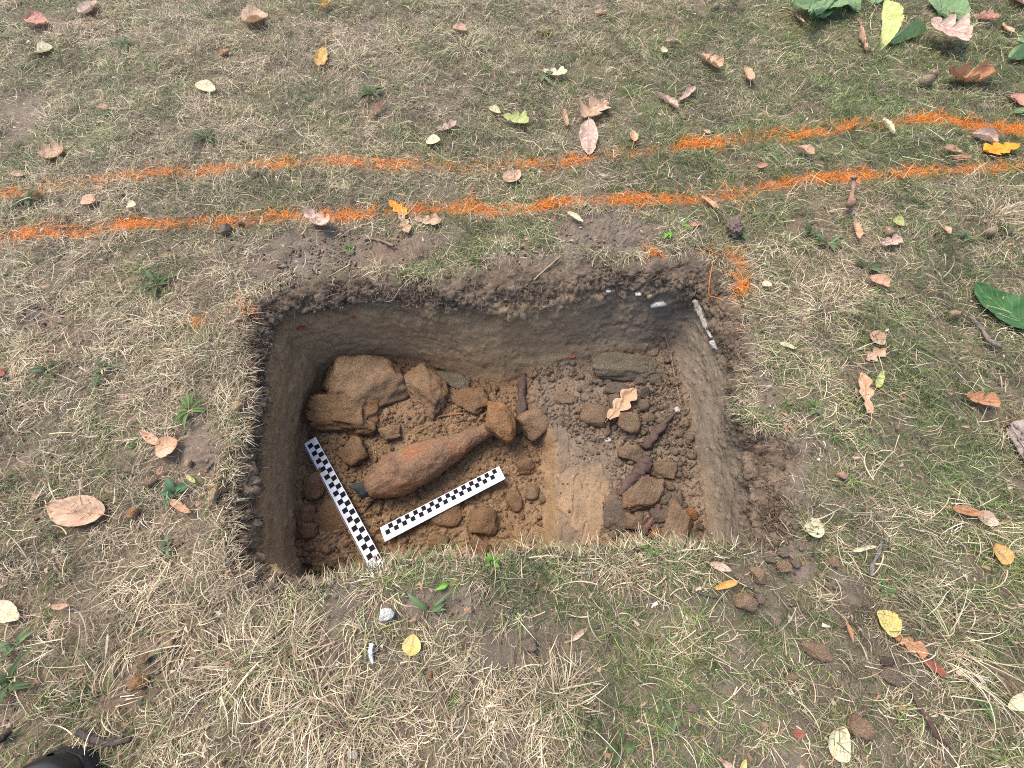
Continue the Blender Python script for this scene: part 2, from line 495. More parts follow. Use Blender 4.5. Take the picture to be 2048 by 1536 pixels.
# ------------------------------------------------------------------ pit floor
fx0, fy0 = B[:, 0].min() - 0.05, B[:, 1].min() - 0.05
fx1, fy1 = B[:, 0].max() + 0.05, B[:, 1].max() + 0.05
step_px = [(1040, 700), (1042, 800), (1075, 870), (1090, 900), (1088, 1000), (1086, 1150)]
step_w = [tuple(unproj(u, v, -0.215)[:2]) for u, v in step_px]
step_y = np.array([p[1] for p in step_w])[::-1]; step_x = np.array([p[0] for p in step_w])[::-1]
SLAB = [tuple(unproj(u, v, -0.19)[:2]) for u, v in [(1116, 950), (1150, 935), (1206, 930), (1216, 980), (1212, 1040), (1196, 1085), (1162, 1088), (1140, 1040), (1118, 1022)]]
def slab_mask(x, y):
    wx = x + 0.012 * fbm(x * 38, y * 38, 0, 5, 201, .65); wy = y + 0.012 * fbm(x * 38, y * 38, 7, 5, 203, .65)
    return sum(in_poly(wx + a, wy + b, SLAB).astype(float) for a, b in ((0, 0), (.002, .001), (-.002, .0015), (.001, -.002), (-.001, -.002))) / 5
def smooth_zone(x, y):
    """the scraped smooth strip along the step and the flat slab beside it"""
    sx = np.interp(y, step_y, step_x)
    d = x - sx
    y0 = unproj(1090, 860, -0.2)[1]
    strip = (1 - sstep(0.055, 0.075, d)) * sstep(-0.006, 0.004, d) * (1 - sstep(y0, y0 + 0.03, y))
    u, v = to_px(x, y, -0.195)
    slab = slab_mask(x, y)
    area = (1 - sstep(.75, 1.1, np.hypot((u - 1150) / 75, (v - 930) / 60)))
    return np.maximum(np.maximum(strip, slab), area * 0.8)
def fz0(x, y):
    sx = np.interp(y, step_y, step_x)
    d = x - sx + 0.006 * fbm(x * 20, y * 20, 0, 2, 91)
    z = -0.235 + 0.042 * sstep(-0.008, 0.030, d)
    z = z + 0.006 * sstep(0.1, 0.3, d)
    u, v = to_px(x, y, -0.23)
    # hollow behind the big clods
    z = z - 0.035 * np.exp(-(((u - 690) / 75) ** 2 + ((v - 765) / 45) ** 2)) - 0.02 * np.exp(-(((u - 870) / 60) ** 2 + ((v - 735) / 18) ** 2))
    z = z - 0.02 * np.exp(-(((u - 612) / 14) ** 2 + ((v - 880) / 60) ** 2))
    # soil bank under the clods, heaps
    z = z + 0.022 * np.exp(-(((u - 800) / 120) ** 2 + ((v - 830) / 30) ** 2))
    z = z + 0.012 * np.exp(-(((u - 640) / 50) ** 2 + ((v - 1100) / 60) ** 2))
    z = z - 0.008 * np.exp(-(((u - 1020) / 50) ** 2 + ((v - 1010) / 80) ** 2))
    # a hollow the shell lies in
    return z + 0.006 * fbm(x * 9, y * 9, 0, 3, 93)
def fz(x, y):
    z = fz0(x, y)
    sm = smooth_zone(x, y)
    wx = x + 0.010 * fbm(x * 30, y * 30, 0, 2, 96); wy = y + 0.010 * fbm(x * 30, y * 30, 5, 2, 97)
    a1, a2, ai = worley(wx * 38, wy * 38, 7); b1, b2, bi = worley(wx * 90, wy * 90, 8)
    lum = 0.0060 * sstep(0, 0.35, a2 - a1) * (0.3 + ai) + 0.0032 * sstep(0, 0.35, b2 - b1) * (0.3 + bi)
    lum = lum + 0.003 * fbm(x * 80, y * 80, 0, 4, 99, .6)
    patch = sstep(-0.35, 0.25, fbm(x * 7, y * 7, 1, 3, 98) + 0.25)
    z = z + 0.0040 * slab_mask(x, y) - .0028 * sm * (1 - sstep(0, .09, np.abs(fbm(x * 34, y * 9, 2, 3, 211))))
    return z + lum * (1 - 0.93 * sm) * (0.35 + 0.65 * patch) + 0.0012 * sm * fbm(x * 50, y * 50, 0, 3, 94) + \
        sm * 0.004 * sstep(0.15, .35, fbm(x * 16, y * 10, 3, 3, 95))
gx = np.linspace(fx0, fx1, 640); gy = np.linspace(fy0, fy1, 430)
FX, FY = np.meshgrid(gx, gy)
FZ = fz(FX, FY)
sx = np.interp(FY, step_y, step_x)
right = sstep(-0.01, 0.05, FX - sx + 0.02 * fbm(FX * 12, FY * 12, 0, 3, 103))[:, :, None]
smz = smooth_zone(FX, FY)[:, :, None]
q1 = fbm(FX * 10, FY * 10, 0, 4, 105)[:, :, None]; q2 = fbm(FX * 40, FY * 40, 0, 3, 107)[:, :, None]
fcx = C_SUB * (1 - right) + C_SUBR * right
fcx = fcx * (1 + 0.16 * q1 + 0.14 * q2)
grey = sstep(0.1, 0.5, fbm(FX * 6, FY * 6, 4, 3, 109))[:, :, None] * 0.5
fcx = fcx * (1 - grey) + np.array([0.21, 0.135, 0.085]) * grey
u_, v_ = to_px(FX, FY, -0.195)
slabm = slab_mask(FX, FY)[:, :, None] * (.55 + .45 * sstep(940, 985, v_)[:, :, None])
stripm = (sstep(0.0, 0.006, FX - sx) * (1 - sstep(0.022, 0.036, FX - sx + .01 * q1[:, :, 0])) * (1 - sstep(unproj(1090, 870, -.2)[1], unproj(1090, 820, -.2)[1], FY)))[:, :, None]
slabm = slabm * np.clip(.72 + .6 * q2 + .5 * q1, .2, 1)
fcx = fcx * (1 - 0.85 * slabm) + np.array([0.325, 0.215, 0.130]) * 0.85 * slabm
stripm = stripm * np.clip(.75 + .9 * q2, .1, 1)
fcx = fcx * (1 - 0.8 * stripm) + np.array([0.285, 0.182, 0.098]) * 0.8 * stripm
gi = np.arange(FX.size).reshape(FX.shape)
ff = np.stack([gi[:-1, :-1], gi[:-1, 1:], gi[1:, 1:], gi[1:, :-1]], -1).reshape(-1, 4)
fv = np.column_stack([FX.ravel(), FY.ravel(), FZ.ravel()])
# keep only the part under and just beyond the foot of the walls
Bout = B[:, :2] + (B[:, :2] - PC) * 0.06
keepv = in_poly(fv[:, 0], fv[:, 1], Bout[::8])
kf = keepv[ff].all(1)
ff = ff[kf]; used = np.unique(ff); mp = np.full(len(fv), -1); mp[used] = np.arange(len(used))
me_f = mesh_np('pit_floor', fv[used], mp[ff], np.clip(fcx.reshape(-1, 3)[used], .005, 1))
link('pit_floor', me_f, M_FLOOR, kind='structure')

def bvh_of(v, f):
    return BVHTree.FromPolygons([tuple(p) for p in v], [tuple(int(i) for i in q) for q in f])
lim = NC * (2 + NW + NR + 60)
selr = rowid < (2 + NW + NR + 59)
BV_W = bvh_of(vv[:lim], fc[selr][::1])
BV_F = bvh_of(fv[used], mp[ff])
CAMV = Vector((0, 0, CAM_H))
def hit(u, v):
    p = P(u, v, -0.5); d = (p - CAMV).normalized()
    best = None
    for b in (BV_W, BV_F):
        loc, nor, i, ds = b.ray_cast(CAMV, d)
        if loc is not None and (best is None or ds < best[2]):
            best = (loc, nor, ds)
    if best is None:
        q = P(u, v, 0.0); return q, Vector((0, 0, 1))
    n = best[1]
    if n.dot(d) > 0: n = -n
    return best[0], n

# ------------------------------------------------------------------ generic shapes
rng = np.random.default_rng(7)
_ico = {}
def ico(sub):
    if sub not in _ico:
        bm = bmesh.new(); bmesh.ops.create_icosphere(bm, subdivisions=sub, radius=1.0)
        v = np.array([p.co[:] for p in bm.verts]); f = np.array([[q.index for q in p.verts] for p in bm.faces])
        bm.free(); _ico[sub] = (v, f)
    return _ico[sub]

def rock(seed, dims, sub=4, planes=14, rough=0.07, sharp=0.06):
    """angular lump: a sphere cut by planes, then roughened"""
    v, f = ico(sub); r_ = np.random.default_rng(seed)
    n = r_.normal(size=(planes, 3))
    n[:6] = np.array([[1, 0, 0], [-1, 0, 0], [0, 1, 0], [0, -1, 0], [0, 0, 1], [0, 0, -1]]) + r_.normal(size=(6, 3)) * .26
    n /= np.linalg.norm(n, axis=1)[:, None]
    h = np.concatenate([r_.uniform(0.70, 0.88, 6), r_.uniform(0.74, 1.0, planes - 6)])
    d = v @ n.T
    rr = np.where(d > 0.05, h / np.maximum(d, 0.05), 9.0)
    rr = np.minimum(rr, 1.25)
    k = 1 / sharp
    r = -np.log(np.exp(-k * rr).sum(1) + np.exp(-k * 1.25)) / k
    r = np.clip(r + 0.05, 0.3, 1.3)
    p = v * r[:, None]
    off = seed * 3.7
    r2 = rough * fbm(p[:, 0] * 1.6 + off, p[:, 1] * 1.6, p[:, 2] * 1.6, 5, seed, 0.6) * 2
    cr = np.abs(fbm(p[:, 0] * 1.3 + off, p[:, 1] * 1.3 + 4, p[:, 2] * 1.3, 3, seed + 5))
    r2 = r2 - 0.06 * (1 - sstep(0, 0.06, cr)) * (rough > 0.05)
    p = p * (1 + r2)[:, None]
    return p * (np.array(dims) / 2), f

def tube(points, radii, seg=10, rough=0.0, seed=0, cap=True, samples=None):
    pts = [Vector(p) for p in points]
    if samples:
        m = len(pts); out = []; rad = []
        for i in range(m - 1):
            p0 = pts[max(i - 1, 0)]; p1 = pts[i]; p2 = pts[i + 1]; p3 = pts[min(i + 2, m - 1)]
            for k in range(samples):
                t = k / samples
                out.append(0.5 * (2 * p1 + (p2 - p0) * t + (2 * p0 - 5 * p1 + 4 * p2 - p3) * t * t + (3 * p1 - p0 - 3 * p2 + p3) * t ** 3))
                rad.append(radii[i] * (1 - t) + radii[i + 1] * t)
        out.append(pts[-1]); rad.append(radii[-1]); pts = out; radii = rad
    vs = []; n = len(pts); up = Vector((0.13, 0.21, 0.97))
    for i, p in enumerate(pts):
        t = (pts[min(i + 1, n - 1)] - pts[max(i - 1, 0)]).normalized()
        a_ = t.cross(up)
        if a_.length < 1e-4: a_ = t.cross(Vector((1, 0, 0)))
        a_.normalize(); b_ = t.cross(a_)
        for k in range(seg):
            an = 2 * math.pi * k / seg
            r = radii[i] * (1 + rough * mnoise.noise(Vector((math.cos(an) * 1.5 + seed, math.sin(an) * 1.5, i * 0.45))) + rough * .6 * mnoise.noise(Vector((math.cos(an) * 4 + seed, math.sin(an) * 4, i * 1.3))))
            vs.append(p + a_ * math.cos(an) * r + b_ * math.sin(an) * r)
    fs = [(i * seg + k, i * seg + (k + 1) % seg, (i + 1) * seg + (k + 1) % seg, (i + 1) * seg + k) for i in range(n - 1) for k in range(seg)]
    if cap:
        a0 = len(vs); vs.append(pts[0]); vs.append(pts[-1])
        for k in range(seg):
            fs.append((a0, (k + 1) % seg, k, k)); b0 = (n - 1) * seg
            fs.append((a0 + 1, b0 + k, b0 + (k + 1) % seg, b0 + (k + 1) % seg))
    return [tuple(v) for v in vs], fs

def poly_mesh(name, vs, fs, col=None, smooth=True):
    me = bpy.data.meshes.new(name)
    fs = [tuple(dict.fromkeys(f)) for f in fs]
    me.from_pydata(vs, [], fs); me.update()
    if smooth:
        me.polygons.foreach_set('use_smooth', np.ones(len(me.polygons), dtype=bool))
    if col is not None:
        a = me.color_attributes.new('Col', 'FLOAT_COLOR', 'POINT')
        cc_ = np.ones((len(vs), 4), np.float32); cc_[:, :3] = col
        a.data.foreach_set('color', cc_.ravel())
    return me

# ------------------------------------------------------------------ the mortar shell
def rust_mat():
    m, N, L, b = new_mat('rusted_steel')
    tc = N.new('ShaderNodeTexCoord')
    n1 = N.new('ShaderNodeTexNoise'); n1.inputs['Scale'].default_value = 14; n1.inputs['Detail'].default_value = 6; n1.inputs['Roughness'].default_value = .65
    L.new(tc.outputs['Object'], n1.inputs['Vector'])
    cr = N.new('ShaderNodeValToRGB'); e = cr.color_ramp.elements
    e[0].position = .30; e[0].color = (0.075, 0.048, 0.034, 1); e[1].position = .74; e[1].color = (0.36, 0.16, 0.07, 1)
    x = e.new(.43); x.color = (0.155, 0.088, 0.052, 1); x = e.new(.55); x.color = (0.21, 0.128, 0.074, 1); x = e.new(.66); x.color = (0.24, 0.105, 0.054, 1)
    L.new(n1.outputs[0], cr.inputs[0])
    n2 = N.new('ShaderNodeTexNoise'); n2.inputs['Scale'].default_value = 260; n2.inputs['Detail'].default_value = 5; n2.inputs['Roughness'].default_value = .7
    L.new(tc.outputs['Object'], n2.inputs['Vector'])
    mr = N.new('ShaderNodeMapRange'); mr.inputs[1].default_value = .35; mr.inputs[2].default_value = .65; mr.inputs[3].default_value = .62; mr.inputs[4].default_value = 1.3
    L.new(n2.outputs[0], mr.inputs[0])
    mul = N.new('ShaderNodeVectorMath'); mul.operation = 'SCALE'; L.new(cr.outputs[0], mul.inputs[0]); L.new(mr.outputs[0], mul.inputs['Scale'])
    L.new(mul.outputs[0], b.inputs['Base Color'])
    b.inputs['Roughness'].default_value = .88; b.inputs['Specular IOR Level'].default_value = .2
    vo = N.new('ShaderNodeTexVoronoi'); vo.inputs['Scale'].default_value = 190; L.new(tc.outputs['Object'], vo.inputs['Vector'])
    ad = N.new('ShaderNodeMath'); ad.operation = 'ADD'; L.new(n2.outputs[0], ad.inputs[0]); L.new(vo.outputs['Distance'], ad.inputs[1])
    bp = N.new('ShaderNodeBump'); bp.inputs['Strength'].default_value = .6; bp.inputs['Distance'].default_value = .002
    L.new(ad.outputs[0], bp.inputs['Height']); L.new(bp.outputs[0], b.inputs['Normal'])
    return m
M_RUST = rust_mat()
Z_AX = -0.178
nose = P(724, 983, -0.191); tail = P(1000, 848, -0.194)
ax = tail - nose; Ls = ax.length
root_s = empty('mortar_shell', nose, 'rust brown finned mortar shell lying nose down left on the pit floor', 'mortar shell')
q = ax.to_track_quat('X', 'Z'); root_s.rotation_mode = 'QUATERNION'; root_s.rotation_quaternion = q
px2m = 1 / 9.5 / 100
prof = [(0.015, 0.1), (0.02, 14), (0.035, 20), (0.07, 28), (0.12, 36), (0.19, 43), (0.27, 46), (0.36, 46), (0.45, 43), (0.54, 37), (0.62, 30), (0.69, 23.5), (0.75, 19), (0.81, 16), (0.90, 15), (0.97, 15), (1.0, 13)]
ts = np.linspace(0.015, 1.0, 110); rs = np.interp(ts, [p[0] for p in prof], [p[1] for p in prof]) * px2m
rs = np.convolve(np.pad(rs, 3, mode='edge'), np.ones(7) / 7, 'valid'); rs[0] = 0.0008
seg = 72
vs = []
for t, r in zip(ts, rs):
    for k in range(seg):
        an = 2 * math.pi * k / seg
        vs.append((t * Ls, r * math.cos(an), r * math.sin(an)))
vs = np.array(vs); nn = vs * np.array([0, 1, 1]); nn /= np.linalg.norm(nn, axis=1)[:, None]
dd = 0.0030 * fbm(vs[:, 0] * 30, vs[:, 1] * 30, vs[:, 2] * 30, 3, 5) + 0.0016 * fbm(vs[:, 0] * 130, vs[:, 1] * 130, vs[:, 2] * 130, 3, 6)
layer = fbm(vs[:, 0] * 22 + 3, vs[:, 1] * 30, vs[:, 2] * 30, 4, 16, .6); dd = dd + 0.0016 * sstep(-.02, .03, layer) + .0012 * sstep(.2, .24, layer)
vs = vs + nn * dd[:, None] * np.minimum(1, np.repeat(rs, seg) / .02)[:, None]
fs = np.array([(i * seg + k, i * seg + (k + 1) % seg, (i + 1) * seg + (k + 1) % seg, (i + 1) * seg + k) for i in range(len(ts) - 1) for k in range(seg)])
link('body', mesh_np('shell_body', vs, fs), M_RUST, root_s)
# nose fuze: crushed dark collar with a torn lip
m_fz, N, L, b = new_mat('oxidised_fuze')
b.inputs['Base Color'].default_value = (0.022, 0.027, 0.024, 1); b.inputs['Roughness'].default_value = .55; b.inputs['Metallic'].default_value = .3
nt = N.new('ShaderNodeTexNoise'); nt.inputs['Scale'].default_value = 160; bpn = N.new('ShaderNodeBump'); bpn.inputs['Strength'].default_value = .6; bpn.inputs['Distance'].default_value = .002
L.new(nt.outputs[0], bpn.inputs['Height']); L.new(bpn.outputs[0], b.inputs['Normal'])
crn = N.new('ShaderNodeValToRGB'); crn.color_ramp.elements[0].color = (0.012, 0.015, 0.014, 1); crn.color_ramp.elements[1].color = (0.07, 0.085, 0.075, 1)
crn.color_ramp.elements[0].position = .4; crn.color_ramp.elements[1].position = .7
L.new(nt.outputs[0], crn.inputs[0]); L.new(crn.outputs[0], b.inputs['Base Color'])
vs = []; seg = 40; prof_f = [(0.040, .0185), (0.026, .0200), (0.012, .0185), (0.000, .0160), (-0.006, .0150), (-0.004, .0120), (0.010, .0110), (0.02, .004)]
for i, (x_, r) in enumerate(prof_f):
    for k in range(seg):
        an = 2 * math.pi * k / seg
        lip = max(0, math.cos(an - 0.9)) ** 6 * 0.026 if i in (3, 4, 5) else 0
        wob = 1 + .08 * mnoise.noise(Vector((math.cos(an) * 2, math.sin(an) * 2, i * .7)))
        vs.append((x_ - lip * .35 + .004 * mnoise.noise(Vector((math.cos(an) * 3, math.sin(an) * 3, 4))) , (r * wob + lip * .45) * math.cos(an), (r * wob + lip * .45) * math.sin(an)))
fs = [(i * seg + k, i * seg + (k + 1) % seg, (i + 1) * seg + (k + 1) % seg, (i + 1) * seg + k) for i in range(len(prof_f) - 1) for k in range(seg)]
fz_o = link('nose_fuze', poly_mesh('nose_fuze', vs, fs), m_fz, root_s)
# tail: fins buried in a baked clod of rusty soil
fo = None
vt, ft = ico(5)
vt = vt * (1 + .30 * fbm(vt[:, 0] * 1.5 + 9, vt[:, 1] * 1.5, vt[:, 2] * 1.5, 5, 25, .55))[:, None]
vt = vt * np.array([.024, .053, .036])
vt[:, 0] += .012 * (1 - (vt[:, 1] / .053) ** 2) * (vt[:, 0] > 0) - .016 * np.exp(-(vt[:, 1] / .018) ** 2) * (vt[:, 0] < 0)
tc_ = tail - nose
me = mesh_np('tail_crust', vt, ft, np.clip(np.array([0.27, 0.155, 0.08]) * (1 + .3 * fbm(vt[:, 0] * 60, vt[:, 1] * 60, vt[:, 2] * 60, 3, 4))[:, None] + np.array([.07, .008, -.012]) * sstep(.02, .45, fbm(vt[:, 0] * 40 + 3, vt[:, 1] * 40, vt[:, 2] * 40, 2, 14))[:, None], .01, 1))
tcr = link('tail_crust', me, M_CLOD, root_s)
tcr.location = (Ls * 1.0, 0, 0.012); tcr.rotation_euler = (0, 0, math.radians(-2))
for k in range(6):
    an = k * math.pi / 3 + .2
    w_ = 0.030; th = 0.0012
    base = [(Ls * .955, .010, -th), (Ls * .955, w_, -th), (Ls * 1.04, w_, -th), (Ls * 1.05, .012, -th)]
    top_ = [(x, y, th) for x, y, z in base]
    vsf = [(x, y * math.cos(an) - z * math.sin(an), y * math.sin(an) + z * math.cos(an)) for x, y, z in base + top_]
    link('fin', poly_mesh('fin', vsf, [(0, 1, 2, 3), (7, 6, 5, 4), (0, 4, 5, 1), (1, 5, 6, 2), (2, 6, 7, 3), (3, 7, 4, 0)], smooth=False), M_RUST, root_s)

# ------------------------------------------------------------------ checkered scale bars
m_wh, N, L, b = new_mat('white_card')
b.inputs['Base Color'].default_value = (0.56, 0.59, 0.64, 1); b.inputs['Roughness'].default_value = .5
tcd = N.new('ShaderNodeTexCoord'); nd = N.new('ShaderNodeTexNoise'); nd.inputs['Scale'].default_value = 28; nd.inputs['Detail'].default_value = 8; nd.inputs['Roughness'].default_value = .7
L.new(tcd.outputs['Object'], nd.inputs['Vector']); md = N.new('ShaderNodeMapRange'); md.inputs[1].default_value = .50; md.inputs[2].default_value = .74; md.inputs[4].default_value = .75
L.new(nd.outputs[0], md.inputs[0]); xd = N.new('ShaderNodeMix'); xd.data_type = 'RGBA'; xd.inputs[6].default_value = (.56, .59, .65, 1); xd.inputs[7].default_value = (.34, .25, .17, 1)
L.new(md.outputs[0], xd.inputs[0]); L.new(xd.outputs[2], b.inputs['Base Color'])
m_bk, N, L, b = new_mat('black_print'); b.inputs['Base Color'].default_value = (0.008, 0.008, 0.010, 1); b.inputs['Roughness'].default_value = .8; b.inputs['Specular IOR Level'].default_value = .15
m_gl, N, L, b = new_mat('pale_rule_lines'); b.inputs['Base Color'].default_value = (0.48, 0.53, 0.63, 1); b.inputs['Roughness'].default_value = .5

def quads_mesh(name, qs, z0, z1):
    vs, fs = [], []
    for q_ in qs:
        k = len(vs)
        vs += [(x, y, z0) for x, y in q_] + [(x, y, z1) for x, y in q_]
        fs += [(k + 4, k + 5, k + 6, k + 7), (k, k + 1, k + 5, k + 4), (k + 1, k + 2, k + 6, k + 5), (k + 2, k + 3, k + 7, k + 6), (k + 3, k, k + 4, k + 7)]
    return poly_mesh(name, vs, fs, smooth=False)

def scale_bar(pa, pb, width, label, flip, first):
    """from the edge's start pa to pb; squares lie on the left of the line when flip = 1"""
    d = pb - pa; Lb = d.length
    o = empty('scale_bar', pa, label, 'scale bar', 'checkered photo scale bars in the pit')
    xa = d.normalized(); za = Vector((0, 0, 1)); ya = za.cross(xa).normalized(); za = xa.cross(ya)
    o.rotation_mode = 'QUATERNION'; o.rotation_quaternion = Matrix((xa, ya, za)).transposed().to_quaternion()
    bm = bmesh.new()
    c_ = 0.0012; W = width * flip
    ys = (0, W)
    loop = [(c_, 0), (Lb - c_, 0), (Lb, c_ * flip), (Lb, W - c_ * flip), (Lb - c_, W), (c_, W), (0, W - c_ * flip), (0, c_ * flip)]
    th = 0.0016
    b0 = [bm.verts.new((x, y, 0)) for x, y in loop]; b1 = [bm.verts.new((x, y, th)) for x, y in loop]
    bm.faces.new(b1); bm.faces.new(b0[::-1])
    for i in range(8): bm.faces.new((b0[i], b0[(i + 1) % 8], b1[(i + 1) % 8], b1[i]))
    bmesh.ops.recalc_face_normals(bm, faces=bm.faces)
    me = bpy.data.meshes.new('bar_strip'); bm.to_mesh(me); bm.free()
    link('strip', me, m_wh, o)
    sq = (Lb - 0.018) / 28.0
    m0 = 0.008; edge = 0.0015
    qs = []
    for i in range(28):
        r_ = (i + first) % 2
        y0 = edge + r_ * sq; y1 = y0 + sq
        x0 = m0 + i * sq; x1 = x0 + sq
        qs.append([(x0, y0 * flip), (x1, y0 * flip), (x1, y1 * flip), (x0, y1 * flip)][::(1 if flip > 0 else -1)])
    link('black_squares', quads_mesh('black_squares', qs, th - .0002, th + .00012), m_bk, o)
    # fine rule lines on the plain margin, the short mark at the end
    ql = []
    yb = edge + 2 * sq + 0.002
    for j in range(3):
        y0 = yb + j * 0.0022
        ql.append([(m0, y0 * flip), (Lb - .010, y0 * flip), (Lb - .010, (y0 + .0003) * flip), (m0, (y0 + .0003) * flip)][::(1 if flip > 0 else -1)])
    link('rule_lines', quads_mesh('rule_lines', ql, th - .0002, th + .0001), m_gl, o)
    xm = Lb - 0.0055
    ym = edge + sq * 0.6
    qm = [[(xm, ym * flip), (xm + .0008, ym * flip), (xm + .0008, (ym + .012) * flip), (xm, (ym + .012) * flip)][::(1 if flip > 0 else -1)]]
    link('end_mark', quads_mesh('end_mark', qm, th - .0002, th + .00012), m_bk, o)
    return o
# left bar: right-hand edge from (632,874) down to (768,1124), plain margin on its left
zA, zB = -0.216, -0.206
scale_bar(P(631.5, 874, zA), P(768, 1124, zB), (P(742.5, 1142, zB) - P(768, 1124, zB)).length * 0.98, 'long checkered scale bar beside the left pit wall, its lower end touching the front turf', -1, 1)
zC, zD = -0.214, -0.210
scale_bar(P(760, 1055.5, zC), P(998, 932.5, zD), (P(774, 1081.5, zC) - P(760, 1055.5, zC)).length * 1.0, 'checkered scale bar lying parallel below the mortar shell', -1, 1)

# ------------------------------------------------------------------ clods and stones
COLS = dict(sub=(0.30, 0.170, 0.088), subl=(0.35, 0.215, 0.120), brown=(0.235, 0.160, 0.105), grey=(0.170, 0.130, 0.100), dark=(0.105, 0.080, 0.062),
            stone=(0.190, 0.155, 0.110), white=(0.62, 0.60, 0.55), pink=(0.42, 0.26, 0.19), rust=(0.38, 0.17, 0.07), brick=(0.50, 0.14, 0.06), tan=(0.34, 0.25, 0.15))
